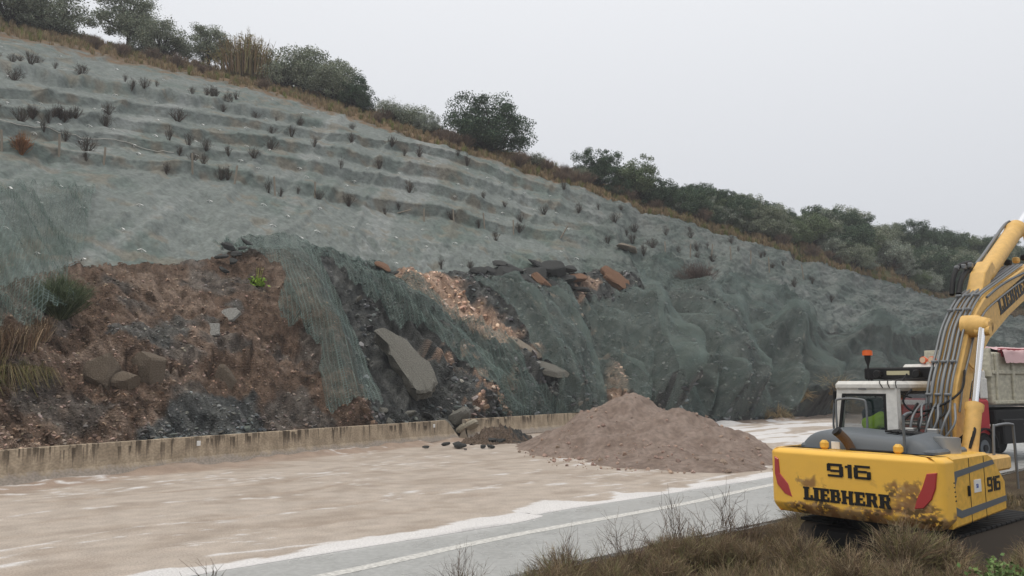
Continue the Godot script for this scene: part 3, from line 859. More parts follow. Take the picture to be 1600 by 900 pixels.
func build_barriers() -> void:
	# rain-streaked concrete with dark runs and road mud
	var w := 1400
	var h := 96
	var im := Image.create(w, h, false, Image.FORMAT_RGB8)
	var r := RandomNumberGenerator.new()
	r.seed = 77
	var n := FastNoiseLite.new()
	n.seed = 12
	n.frequency = 0.02
	n.fractal_octaves = 4
	for y in h:
		for x in w:
			var v := 1.0 - float(y) / h
			var a := n.get_noise_2d(x * 1.5, y * 0.5)
			var b := n.get_noise_2d(x * 7.0, y * 7.0 + 300)
			var c := mixc(Color(0.44, 0.36, 0.265), Color(0.32, 0.26, 0.19), 0.5 + a * 1.4)
			var mud := ss(0.0, 0.12, 0.34 + 0.10 * n.get_noise_2d(x * 1.1, 900.0) + 0.1 * b - v)
			c = mixc(c, Color(0.30, 0.265, 0.235), mud * 0.8)
			im.set_pixel(x, y, (c * (1.0 + b * 0.35)).linear_to_srgb())
	for k in 210:
		var x := r.randi_range(0, w - 1)
		if r.randf() < 0.7 and n.get_noise_2d(x * 0.8, 5000.0) < 0.0: x = r.randi_range(0, w - 1)
		var ln := int(r.randf_range(0.25, 0.72) * h)
		var wd := 1 + int(pow(r.randf(), 3.0) * 14)
		var st := r.randf_range(0.25, 0.85) * (0.55 if wd < 2 else 1.0)
		var y0 := int(r.randf() * r.randf() * 26)
		for y in range(y0, mini(y0 + ln, h - 12)):
			for d in wd:
				var xx := (x + d + int(1.6 * n.get_noise_2d(x * 9.0, y * 3.0)) + w) % w
				# every thread of the stain runs its own length
				var lc := ln * (0.5 + 1.2 * absf(n.get_noise_2d((x + d) * 33.0, k * 70.0)))
				var e := 1.0 - pow(clampf(float(y - y0) / maxf(lc, 1.0), 0.0, 1.0), 2.0)
				e *= 0.8 + 1.2 * absf(n.get_noise_2d((x + d) * 41.0, k * 30.0 + 900.0))
				var g := st * e * (0.6 + 0.8 * absf(n.get_noise_2d(xx * 25.0, y * 6.0)) + 0.2)
				im.set_pixel(xx, y, im.get_pixel(xx, y).lerp(Color(0.075, 0.06, 0.045).linear_to_srgb(), clampf(g, 0, 0.9)))
	im.generate_mipmaps()
	var m := mat(Color(1, 1, 1), 0.9, 0.3)
	m.albedo_texture = ImageTexture.create_from_image(im)
	M.barrier = m
	var a := []
	for q in [[-20.5, 5.5], [-18.7, 9.9], [-15.75, 16.4], [-13.33, 21.17], [-11.56, 24.37], [-7.85, 30.72], [-2.75, 39.1]]: a.append(v3(q[0], q[1]))
	barrier("concrete_barrier", "long brown stained concrete road barrier below the brown soil mound", a, true)
	a = []
	for q in [[-2.35, 39.35], [0.7, 43.9], [3.9, 48.3], [7.5, 51.3]]: a.append(v3(q[0], q[1]))
	barrier("concrete_barrier", "short stained concrete barrier pushed back, running behind the sand heap", a, false)
func heap_h(x: float, zf: float) -> float:
	var q := Vector2(x, zf)
	var wob := 0.55 * na.get_noise_2d(x * 3.0, zf * 3.0)
	var h := -1.0
	for k in [[4.75, 33.2, 2.28, 0.56], [6.3, 31.2, 1.72, 0.50], [7.35, 29.7, 1.12, 0.46], [3.6, 34.6, 1.35, 0.46], [8.0, 29.2, 0.75, 0.42], [2.3, 36.6, 0.62, 0.36], [5.0, 28.0, 0.55, 0.25], [6.2, 27.0, 0.42, 0.22]]:
		var d := q.distance_to(Vector2(k[0], k[1])) + wob * 0.8
		var r := sqrt(d * d + 0.16) - 0.4
		var hk: float = k[2] - r * k[3]
		# smooth union
		var e := clampf(0.5 + 0.5 * (h - hk) / 0.22, 0, 1)
		h = lerpf(hk, h, e) + 0.22 * e * (1 - e)
	h += ss(0.0, 0.5, h) * (0.17 * na.get_noise_2d(x * 7.0, zf * 7.0) + 0.07 * na.get_noise_2d(x * 20.0, zf * 20.0) + 0.035 * na.get_noise_2d(x * 55.0, zf * 55.0))
	return h

func build_heap() -> void:
	var o := Vector3(5, 0, -32)
	var nx := 230
	var nz := 250
	var p := PackedVector3Array()
	var c := PackedColorArray()
	for j in nz:
		for i in nx:
			var x := lerpf(-1.5, 12.5, float(i) / (nx - 1))
			var z := lerpf(23.0, 40.5, float(j) / (nz - 1))
			var h := heap_h(x, z)
			p.append(Vector3(x, maxf(h, -0.12), -z) - o)
			var n1 := na.get_noise_2d(x * 8.0, z * 8.0)
			var n2 := na.get_noise_2d(x * 40.0, z * 40.0)
			c.append(mixc(Color(0.445, 0.352, 0.300), Color(0.365, 0.282, 0.236), ss(-0.2, 0.4, n1)) * (1.0 + n2 * 0.35))
	var m := put(grid(nx, nz, p, c), "sand_heap", tri(vmat(0.95, 0.2), grain(41, 0.08, 0.7, 1.0, 512, 4), 0.8, grain(42, 0.1, 0, 1, 512, 4), 4.0))
	m.position = o
	tag(m, "big heap of reddish brown sand tipped on the road", "sand heap")
	# clods rolled off the heap
	var r := RandomNumberGenerator.new()
	r.seed = 91
	var cm := stone(650, Vector3(1, 0.8, 0.9), 6, 6, 4)
	var xf := []
	var cl := []
	for i in 1000:
		var a := r.randf() * TAU
		var d := sqrt(r.randf())
		var x := 5.6 + cos(a) * d * 5.4
		var z := 31.0 + sin(a) * d * 6.5
		var h := heap_h(x, z)
		if h > 0.7 and r.randf() < 0.55: continue
		if h < -0.35: continue
		var sz := 0.02 + 0.10 * pow(r.randf(), 4.0)
		xf.append(Transform3D(Basis.from_euler(Vector3(r.randf() * 6, r.randf() * 6, 0)).scaled(Vector3.ONE * sz), Vector3(x, maxf(h, 0.03) + sz * 0.3, -z)))
		cl.append(jit(Color(0.36, 0.265, 0.215), 0.25, r))
	tag(multi("sand_clods", cm, vmat(0.95, 0.2), xf, cl), "clods of brown sand rolled off the big heap", "clods", "", "stuff")

# ------------------------------------------------------------------ the near verge
func verge_h(x: float, z: float, e: float) -> float: # e: metres inside the road edge
	var h := 0.04 * ss(0.0, 0.3, e) + 0.95 * ss(2.2, 8.0, e) * (1.0 - 0.6 * ss(4.5, 8.0, x) * ss(6.0, 9.0, -z))
	# level stand of the machine and the bank thrown up behind it
	var dx := x - 4.42
	var dz := -z - 10.765
	var mf := 0.766 * dx + 0.643 * dz
	var mr := absf(0.643 * dx - 0.766 * dz)
	h *= 1.0 - 0.92 * ss(-0.5, 0.3, mf) * (1.0 - ss(1.7, 2.8, mr))
	h += 0.30 * exp(-pow((mf + 1.05) / 0.62, 2)) * (1.0 - ss(1.2, 2.3, mr))
	h += ss(0.1, 1.5, e) * (0.14 * na.get_noise_2d(x * 6.0, z * 6.0) + 0.05 * na.get_noise_2d(x * 25.0, z * 25.0))
	return h

func edge_dist(x: float, z: float) -> float: # distance in from the road's near edge, + towards the camera
	var best := 1e9
	var sg := 1.0
	for i in EDGE.size() - 1:
		var a := Vector2(EDGE[i][0], -EDGE[i][1])
		var b := Vector2(EDGE[i + 1][0], -EDGE[i + 1][1])
		var t := clampf((Vector2(x, z) - a).dot(b - a) / (b - a).length_squared(), 0, 1)
		var q := a.lerp(b, t)
		var d := q.distance_to(Vector2(x, z))
		if d < best:
			best = d
			sg = 1.0 if (b - a).cross(Vector2(x, z) - a) > 0 else -1.0
	return best * sg

func verge_at(x: float, z: float) -> Vector3:
	return Vector3(x, verge_h(x, z, edge_dist(x, z)), z)

func build_verge() -> void:
	var a := along(EDGE, 150)
	var p := PackedVector3Array()
	var c := PackedColorArray()
	for i in 151:
		var s := side_of(a, i)
		for j in 90:
			var e := pow(j / 89.0, 1.6) * 22.0
			var q: Vector3 = a[i] + s * (e - 0.25)
			var w := e - 0.25
			var h := verge_h(q.x, q.z, w) if j > 0 else -0.06
			q.y = h
			p.append(q)
			var n1 := na.get_noise_2d(q.x * 5.0, q.z * 5.0)
			var n2 := na.get_noise_2d(q.x * 30.0, q.z * 30.0)
			c.append(mixc(Color(0.15, 0.11, 0.075), Color(0.25, 0.195, 0.125), ss(-0.2, 0.4, n1)) * (1.0 + n2 * 0.5))
	struct(grid(90, 151, p, c), "verge", tri(vmat(0.95, 0.2), grain(45, 0.06, 0.55, 1.0), 0.7, grain(46, 0.08, 0, 1), 6.0))
# ------------------------------------------------------------------ stones
func round_stone(sd: int, size: Vector3) -> ArrayMesh:
	return stone(sd, size, 22, 18, 12, 0.66, 0.92)

func rock(called: String, label: String, sd: int, at: Vector3, size: Vector3, rot: Vector3, m: Material, group := "", cuts := 9) -> MeshInstance3D:
	var o := put(round_stone(sd, size) if called == "boulder" else stone(sd, size, cuts, 14, 9), called, m)
	o.position = at
	o.rotation = rot
	tag(o, label, "rock", group)
	return o

func slab(called: String, label: String, poly: PackedVector2Array, th: float, at: Vector3, b: Basis, m: Material, group := "") -> MeshInstance3D:
	# fractured outline: every edge broken into short uneven runs; faces uneven too
	var r := RandomNumberGenerator.new()
	r.seed = int(poly[0].x * 1000.0) + poly.size()
	var rough := PackedVector2Array()
	for k in poly.size():
		var a := poly[k]
		var c := poly[(k + 1) % poly.size()]
		for i in 4:
			var q := a.lerp(c, i / 4.0)
			rough.append(q + Vector2(r.randfn(), r.randfn()) * a.distance_to(c) * (0.035 if i > 0 else 0.015))
	var mid := Vector2.ZERO
	for q in rough: mid += q / rough.size()
	var st := nst()
	var n := rough.size()
	var lay := []
	# rings from the middle of the top face over the rim to the underside
	for L4 in [[0.35, 0.5], [0.7, 0.5], [0.95, 0.48], [1.0, 0.36], [0.97, 0.05], [1.0, -0.25], [0.9, -0.5]]:
		var ring := []
		for q in rough:
			var e := mid.lerp(q, L4[0]) + Vector2(r.randfn(), r.randfn()) * th * 0.035
			ring.append(Vector3(e.x, L4[1] * th + r.randfn() * th * (0.008 if L4[0] < 0.8 else 0.03), e.y))
		lay.append(ring)
	var cen := Vector3(mid.x, 0, mid.y)
	for i in n:
		var j := (i + 1) % n
		face(st, [lay[0][i], lay[0][j], cen + Vector3(0, th * 0.5, 0)], Vector3.UP)
		face(st, [lay[-1][i], lay[-1][j], cen - Vector3(0, th * 0.5, 0)], Vector3.DOWN)
		for k in lay.size() - 1:
			var o3: Vector3 = (lay[k][i] + lay[k + 1][i]) * 0.5 - cen
			if k < 2: o3 = Vector3.UP
			face(st, [lay[k][i], lay[k][j], lay[k + 1][j]], o3)
			face(st, [lay[k][i], lay[k + 1][j], lay[k + 1][i]], o3)
	var o := put(st.commit(), called, m)
	o.transform = Transform3D(b, at)
	tag(o, label, "rock", group)
	return o

func build_rocks() -> void:
	var g := grain(51, 0.03, 0.55, 1.0, 512, 6)
	var bp := grain(52, 0.05, 0, 1, 512, 5)
	M.rock = tri(mat(Color(0.30, 0.29, 0.255), 0.9, 0.3), g, 0.9, bp, 3.0)
	M.slate = tri(mat(Color(0.085, 0.088, 0.086), 0.8, 0.35), g, 0.9, bp, 3.0)
	M.paleslab = tri(mat(Color(0.38, 0.375, 0.35), 0.85, 0.35), g, 0.8, bp, 2.0)
	M.rust = tri(mat(Color(0.36, 0.21, 0.135), 0.9, 0.3), g, 0.9, bp, 3.0)
	M.boulder = tri(mat(Color(0.30, 0.245, 0.19), 0.95, 0.25), g, 1.1, bp, 4.0)
	# the great slab, leaning on the slide
	var ex := Vector3(0.885, -0.46, 0.072)
	var nrm := Vector3(0.25, 0.6, 0.76).normalized()
	slab("flat_rock", "largest pale grey rock slab, tilted on the slide above the barrier", PackedVector2Array([Vector2(-2.39, -0.8), Vector2(-2.18, -1.23), Vector2(-0.73, -1.27), Vector2(1.48, -0.16), Vector2(1.9, 0.29), Vector2(1.86, 0.9), Vector2(1.45, 1.37), Vector2(0.91, 1.18), Vector2(-0.73, 0.26), Vector2(-1.58, -0.54)]), 0.85, Vector3(-5.36, 3.76, -41.07) + Vector3(0.1, 0.05, 0.75) - nrm * 0.35, Basis(ex, nrm, ex.cross(nrm)).orthonormalized(), M.rock)
	# broken pieces under it
	var r := RandomNumberGenerator.new()
	r.seed = 5
	var bits := [[648, 0.30, 0.75, "rock"], [682, 0.28, 1.05, "rock"], [700, 0.10, 0.7, "rock"], [622, 0.38, 0.45, "rock"], [612, 0.45, 0.35, "rock"], [640, 0.52, 0.4, "rock"], [665, 0.40, 0.45, "slate"], [668, 0.12, 0.6, "rock"], [720, 0.12, 0.5, "paleslab"], [630, 0.18, 0.4, "slate"], [655, 0.08, 0.4, "slate"], [605, 0.6, 0.3, "rock"], [618, 0.25, 0.35, "slate"]]
	for k in bits.size():
		var b: Array = bits[k]
		rock("rock", "broken angular rock piece lying under the largest slab", 100 + k, surf(b[0], b[1]) + N0 * 0.2, Vector3(b[2], b[2] * r.randf_range(0.35, 0.6), b[2] * r.randf_range(0.55, 0.9)), Vector3(r.randf_range(-0.3, 0.7), r.randf() * TAU, r.randf_range(-0.6, 0.2)), M[b[3]], "broken pieces under the largest slab")
	# boulders bedded in the brown mound
	for b in [[165, 1.03, 0.85, 0.7, 0.7, "brown boulder under the earth lip, nearest the grass overhang"], [193, 0.9, 0.42, 0.62, 0.45, "narrow brown upright boulder between two rounder ones in the mound"], [230, 1.0, 0.85, 0.72, 0.7, "round grey brown boulder sticking out of the mound's middle"], [352, 0.9, 0.68, 0.5, 0.5, "brown boulder under the earth lip, nearest the netting"]]:
		rock("boulder", b[5], int(b[0]), surf(b[0], b[1]) + N0 * -0.02 + Vector3(0.06, 0, 0.15), Vector3(b[2], b[3] * 1.1, b[4]) * Vector3(1.0, 0.98, 0.98), Vector3(0.3, 0.5 - 0.004 * b[0], 1.35), M.boulder, "", 12)
	slab("flat_rock", "pale grey flat stone lying on the brown mound, the larger of two", PackedVector2Array([Vector2(-0.5, -0.3), Vector2(0.1, -0.48), Vector2(0.52, -0.2), Vector2(0.42, 0.3), Vector2(-0.05, 0.5), Vector2(-0.42, 0.2)]), 0.16, surf(357, 1.40) + N0 * 0.10, Basis(Vector3(0.9, -0.1, 0.35).normalized(), Vector3(0.16, 0.62, 0.76).normalized(), Vector3(0.9, -0.1, 0.35).normalized().cross(Vector3(0.16, 0.62, 0.76).normalized())).orthonormalized(), M.paleslab)
	slab("flat_rock", "pale grey narrow stone lying on the brown mound, the smaller of two", PackedVector2Array([Vector2(-0.2, -0.35), Vector2(0.2, -0.3), Vector2(0.25, 0.35), Vector2(-0.1, 0.42)]), 0.12, surf(333, 1.29) + N0 * 0.08, Basis.from_euler(Vector3(0.85, 0.3, 0.2)), M.paleslab)
	# dark slates heaped at the top of the slide
	var tops := [[765, 1.95, 0.9], [785, 1.88, 1.3], [800, 2.0, 1.1], [812, 1.82, 1.0], [830, 1.96, 1.5], [845, 1.80, 1.2], [862, 1.93, 1.6], [880, 1.84, 1.2], [795, 1.76, 0.9], [822, 1.72, 0.9], [870, 1.75, 1.1], [900, 1.90, 1.3], [842, 2.06, 1.3], [888, 2.02, 1.0], [745, 1.98, 0.7], [910, 1.78, 0.9], [345, 2.0, 0.4], [356, 2.06, 0.5], [370, 1.98, 0.42], [384, 2.08, 0.5], [350, 1.9, 0.35], [364, 1.92, 0.4], [378, 2.02, 0.3], [600, 2.02, 0.8], [612, 2.0, 0.7], [778, 2.03, 0.8], [855, 1.70, 0.8]]
	for k in tops.size():
		var b: Array = tops[k]
		rock("slate_block", "dark slate block at the netting by the mound" if b[0] < 400 else "dark slate block in the heap at the top of the slide", 300 + k, surf(b[0], b[1]) + N0 * 0.3, Vector3(b[2] * 0.85, b[2] * r.randf_range(0.22, 0.5), b[2] * r.randf_range(0.45, 0.75)), Vector3(r.randf_range(0.1, 0.8), r.randf_range(-0.7, 0.9), r.randf_range(-0.55, 0.25)), M.slate if k % 6 != 5 or b[0] < 400 else M.rust, "slate blocks by the mound" if b[0] < 400 else "slate blocks at the top of the slide")
	var e1 := Vector3(0.873, -0.486, -0.051)
	var e2 := Vector3(0.352, 0.553, 0.755)
	slab("flat_rock", "long rust brown rock slab sticking up at the netting's edge", PackedVector2Array([Vector2(-1.68, -0.27), Vector2(-1.39, -0.86), Vector2(1.16, -0.58), Vector2(1.72, 0.46), Vector2(1.04, 0.68), Vector2(-0.86, 0.57)]), 0.7, surf(962, 1.84) + N0 * 0.35, Basis(e1, e2, e1.cross(e2)).orthonormalized(), M.rust)
	rock("boulder", "pale tan boulder among the terraces above the slide", 41, surf(978, 3.1) + N0 * 0.15, Vector3(1.3, 0.45, 0.8), Vector3(0.3, 0.4, -0.2), tri(mat(Color(0.33, 0.28, 0.22)), g, 0.9, bp, 3.0))
	rock("rock", "pale tan rock bar at the foot of the clay streak", 61, surf(812, 1.0) + N0 * 0.3, Vector3(1.3, 0.3, 0.45), Vector3(0.5, -0.5, -0.55), tri(mat(Color(0.42, 0.36, 0.29)), g, 0.9, bp, 3.0))
	rock("rock", "dull brown grey rock bar low between the nets", 62, surf(845, 0.62) + N0 * 0.35, Vector3(1.5, 0.35, 0.5), Vector3(0.5, -0.5, -0.35), M.rock)
	rock("rock", "tan rock showing through the netting on the far slope", 63, surf(1238, 1.9) + N0 * 0.2, Vector3(1.6, 0.6, 0.9), Vector3(0.3, 0.2, -0.2), tri(mat(Color(0.30, 0.26, 0.2)), g, 0.9, bp, 3.0))
	# pale block jammed in the gap of the barrier
	rock("rock", "pale broken concrete block jammed in the barrier gap", 71, v3(-2.15, 39.75, 0.62), Vector3(0.75, 0.36, 0.5), Vector3(0.1, -0.6, 0.5), tri(mat(Color(0.62, 0.56, 0.44)), g, 1.2, bp, 3.0))
	rock("rock", "grey square rock leaning over the tip of the barrier", 72, v3(-2.6, 40.15, 1.1), Vector3(0.6, 0.55, 0.5), Vector3(0.2, 0.5, 0.6), M.rock)
	# dark stones strewn on the sand before the gap
	var st := [[-2.9, 35.4, 0.22], [-2.35, 34.6, 0.32], [-2.2, 33.9, 0.34], [-3.6, 33.9, 0.17], [-1.0, 36.6, 0.4], [-0.55, 36.9, 0.3], [-1.2, 34.0, 0.19], [-0.9, 34.0, 0.2], [-1.9, 33.0, 0.1], [0.7, 36.3, 0.1], [-2.0, 36.9, 0.14]]
	for k in st.size():
		rock("rock", "dark stone lying loose on the sand before the barrier gap", 500 + k, v3(st[k][0], st[k][1], 0.05 + st[k][2] * 0.3), Vector3(st[k][2], st[k][2] * 0.5, st[k][2] * 0.7), Vector3(0, k * 1.3, 0.1), M.slate, "dark stones on the sand")
	# spill of earth through the gap
	var o := v3(-0.6, 38.0)
	var n := 60
	var pp := PackedVector3Array()
	var cc := PackedColorArray()
	for j in n:
		for i in n:
			var x := lerpf(-2.4, 2.9, i / (n - 1.0))
			var z := lerpf(-1.5, 1.9, j / (n - 1.0))
			var d := sqrt(pow(x / 2.3, 2) + pow(z / 1.3, 2)) + 0.3 * na.get_noise_2d(x * 9.0, z * 9.0)
			var h := 0.75 * (1.0 - d) + ss(0.0, 0.4, 1.0 - d) * 0.35 * na.get_noise_2d(x * 20.0 + 40, z * 20.0)
			pp.append(Vector3(x, maxf(h, -0.08), z))
			cc.append(mixc(Color(0.20, 0.15, 0.115), SHALE, ss(-0.1, 0.5, x * 0.4 + na.get_noise_2d(x * 15.0, z * 15.0))) * (1.0 + 0.6 * na.get_noise_2d(x * 60.0, z * 60.0)))
	var sp := put(grid(n, n, pp, cc), "earth_spill", M.debris)
	sp.position = o
	sp.rotation.y = 0.9
	tag(sp, "low spill of earth and gravel through the gap in the barrier", "earth pile")

	# loose rubble: chips far past counting
	var kinds := []
	for k in 3: kinds.append(stone(700 + k, Vector3(1, [0.3, 0.45, 0.6][k], [0.7, 0.8, 0.9][k]), 9, 6, 4, 0.3, 0.62))
	var xf := [[], [], []]
	var cl := [[], [], []]
	for i in 30000:
		var s := r.randf_range(-120, 1230)
		var v := r.randf_range(0.02, 2.02)
		if s < 540 and v > 0.6 and r.randf() < 0.3: continue
		if absf(s - 640.0) < 52.0 and v > 0.55 and v < 1.45: continue
		var q2 := flat_at(s, v)
		var c := earth(s, v, q2)
		var sz := 0.045 + 0.26 * pow(r.randf(), 5.0)
		if s < 560:
			sz = 0.025 + 0.10 * pow(r.randf(), 4.0)
			if v < 0.5 and s > 190 and s < 430: sz *= 1.6
		elif v < 0.35: sz *= 1.25
		var pos := q2 + N0 * (relief(s, v, q2) + sz * 0.15)
		var bb := Basis.from_euler(Vector3(r.randf_range(-0.2, 1.1), r.randf() * TAU, r.randf_range(-0.6, 0.6))).scaled(Vector3.ONE * sz)
		var k := r.randi() % 3
		xf[k].append(Transform3D(bb, pos))
		cl[k].append(jit(c * 1.12 + Color(0.012, 0.012, 0.012), 0.45, r))
	var rm := vmat(0.85, 0.35)
	for k in 3:
		var mo := multi("rubble", kinds[k], rm, xf[k], cl[k])
		tag(mo, ["flat shale chips strewn over the landslide", "blocky stone chips strewn over the landslide", "lumps of earth and clay strewn over the landslide"][k], "rubble", "loose rubble of the landslide", "stuff")

# ------------------------------------------------------------------ plants
func leaves(st: SurfaceTool, at: Vector3, size: float, r: RandomNumberGenerator, c: Color, slim := 0.45) -> void:
	var d := Vector3(r.randfn(), r.randfn() * 0.8 + 0.25, r.randfn()).normalized()
	var e := d.cross(Vector3(r.randfn(), r.randfn(), r.randfn())).normalized()
	var n := d.cross(e)
	var a := at - d * size * 0.5
	var b := at + e * size * slim * 0.5
	var f := at + d * size * 0.5
	var g := at - e * size * slim * 0.5
	st.set_color(c)
	st.set_normal(n)
	for q in [a, b, f, a, f, g]: st.add_vertex(q)

# crown of leaf clumps round a set of limb ends
func tree(called: String, sd: int, hgt: float, wid: float, cols: Array, nleaf: int, lsize: float, open: float, bushy: bool) -> Node3D:
	var r := RandomNumberGenerator.new()
	r.seed = sd
	var o := Node3D.new()
	o.set_meta("base_name", called)
	var tk := nst()
	var ends := []
	var base := 0.06 if bushy else r.randf_range(0.2, 0.28)
	var stems := r.randi_range(2, 4) if not bushy else 6
	for s in stems:
		var a := TAU * s / stems + r.randf() * 0.9
		var fork := Vector3(0, hgt * base, 0)
		var dir := Vector3(cos(a), 0, sin(a))
		if s == 0: tube(tk, [Vector3(0, -0.5, 0), Vector3(0.03, hgt * base * 0.5, 0.02), fork], [wid * 0.045, wid * 0.036, wid * 0.032], 6)
		var nb2 := 6
		for b in nb2:
			var t := (b + r.randf()) / nb2
			var e := fork + dir.rotated(Vector3.UP, r.randf_range(-0.8, 0.8)) * wid * 0.5 * sqrt(r.randf_range(0.05, 1.0)) * 0.9
			e.y = hgt * lerpf(base + 0.12, 0.93, r.randf()) * (1.0 - 0.22 * pow(Vector2(e.x, e.z).length() / (wid * 0.5), 2))
			var m := fork.lerp(e, 0.5) + Vector3(r.randfn(), r.randfn(), r.randfn()) * wid * 0.04
			tube(tk, [fork, m, e], [wid * 0.02, wid * 0.012, 0.012], 4, false)
			ends.append(e)
	put(tk.commit(), "trunk", M.bark, o)
	var cr := nst()
	var clumps := []
	for e in ends:
		clumps.append([e, r.randf_range(0.13, 0.21) * wid * (1.15 if bushy else 1.0)])
		for k in (4 if bushy else 2):
			var f: Vector3 = e + Vector3(r.randfn(), r.randfn() * 0.7, r.randfn()) * wid * 0.12
			f.y = clampf(f.y, hgt * (base + 0.05), hgt)
			clumps.append([f, r.randf_range(0.06, 0.13) * wid])
	for i in nleaf:
		var c: Array = clumps[r.randi() % clumps.size()]
		var d := Vector3(r.randfn(), r.randfn(), r.randfn()).normalized()
		var rad: float = c[1] * (pow(r.randf(), 0.45) * (1.0 + open * r.randf()))
		var at: Vector3 = c[0] + d * rad * Vector3(1, 0.8, 1)
		if at.y < hgt * base * 0.5: continue
		leaves(cr, at, lsize * r.randf_range(0.6, 1.3), r, jit(cols[r.randi() % cols.size()], 0.3, r), 0.75 if bushy else 0.55)
	put(cr.commit(), "crown", M.leaf, o)
	return o

# twiggy shrub
func twigs(sd: int, hgt: float, wid: float, n: int, cols: Array, fork := 3, thick := 0.012, droop := 0.0) -> ArrayMesh:
	var r := RandomNumberGenerator.new()
	r.seed = sd
	var st := nst()
	for i in n:
		var a := r.randf() * TAU
		var lean := pow(r.randf(), 0.7)
		var tip := Vector3(cos(a) * wid * 0.5 * lean, hgt * r.randf_range(0.5, 1.0) * (1.0 - 0.35 * lean), sin(a) * wid * 0.5 * lean)
		var root := Vector3(cos(a), 0, sin(a)) * wid * 0.06 * r.randf() - Vector3(0, 0.12, 0)
		var mid := root.lerp(tip, 0.5) + Vector3(r.randfn(), absf(r.randfn()), r.randfn()) * hgt * 0.07
		tip.y -= droop * lean * hgt
		var c := jit(cols[r.randi() % cols.size()], 0.35, r)
		tube(st, [root, mid, tip], [thick, thick * 0.7, thick * 0.3], 3, false, c)
		for f in fork:
			var t := r.randf_range(0.35, 0.95)
			var b := root.lerp(mid, t * 2.0) if t < 0.5 else mid.lerp(tip, t * 2.0 - 1.0)
			var d := ((tip - mid).normalized() + Vector3(r.randfn(), r.randfn() * 0.6 + 0.2, r.randfn()) * 0.7).normalized()
			var e := b + d * hgt * r.randf_range(0.12, 0.35)
			tube(st, [b, b.lerp(e, 0.5) + Vector3(r.randfn(), r.randfn(), r.randfn()) * hgt * 0.02, e], [thick * 0.55, thick * 0.4, thick * 0.22], 3, false, c)
	return st.commit()

func tuft(sd: int, n: int, hgt: float, wid: float, bw: float, cols: Array, bend := 0.35) -> ArrayMesh:
	var r := RandomNumberGenerator.new()
	r.seed = sd
	var st := nst()
	for i in n:
		var a := r.randf() * TAU
		var d := Vector3(cos(a), 0, sin(a))
		var h := hgt * r.randf_range(0.45, 1.0)
		var base := d.rotated(Vector3.UP, r.randfn()) * wid * 0.4 * r.randf()
		var b := r.randf() * bend * h
		var p := [base - Vector3(0, 0.05, 0), base + Vector3(0, h * 0.55, 0) + d * b * 0.35, base + Vector3(0, h * (1.0 - 0.3 * bend), 0) + d * b]
		var s := Vector3(-d.z, 0, d.x).rotated(Vector3.UP, r.randfn() * 0.6) * bw * 0.5
		st.set_color(jit(cols[r.randi() % cols.size()], 0.3, r))
		st.set_normal(-(p[2] - p[0]).cross(s).normalized())
		for q in [p[0] - s, p[1] - s * 0.8, p[0] + s, p[0] + s, p[1] - s * 0.8, p[1] + s * 0.8, p[1] - s * 0.8, p[2], p[1] + s * 0.8]: st.add_vertex(q)
	return st.commit()

func plant(mesh: Mesh, called: String, label: String, cat: String, at: Vector3, turn: float, sc: float, m: Material, group := "") -> MeshInstance3D:
	var o := put(mesh, called, m)
	o.position = at
	o.rotation.y = turn
	o.scale = Vector3.ONE * sc
	tag(o, label, cat, group)
	return o

const OLIVE := [Color(0.22, 0.25, 0.175), Color(0.28, 0.31, 0.23), Color(0.165, 0.195, 0.13), Color(0.33, 0.355, 0.28)]
const DARKG := [Color(0.080, 0.125, 0.080), Color(0.11, 0.155, 0.092), Color(0.058, 0.092, 0.062)]
const MIDG := [Color(0.145, 0.195, 0.105), Color(0.185, 0.225, 0.13), Color(0.11, 0.15, 0.082)]
const SILVER := [Color(0.29, 0.325, 0.265), Color(0.23, 0.265, 0.205), Color(0.36, 0.39, 0.335)]

func place(o: Node3D, at: Vector3, turn: float, sc: float, label: String, group := "", cat := "tree") -> Node3D:
	var c := o.duplicate()
	c.name = numbered(String(o.get_meta("base_name")))
	c.remove_meta("base_name")
	add_child(c)
	c.position = at
	c.rotation.y = turn
	c.scale = Vector3.ONE * sc
	tag(c, label, cat, group)
	return c

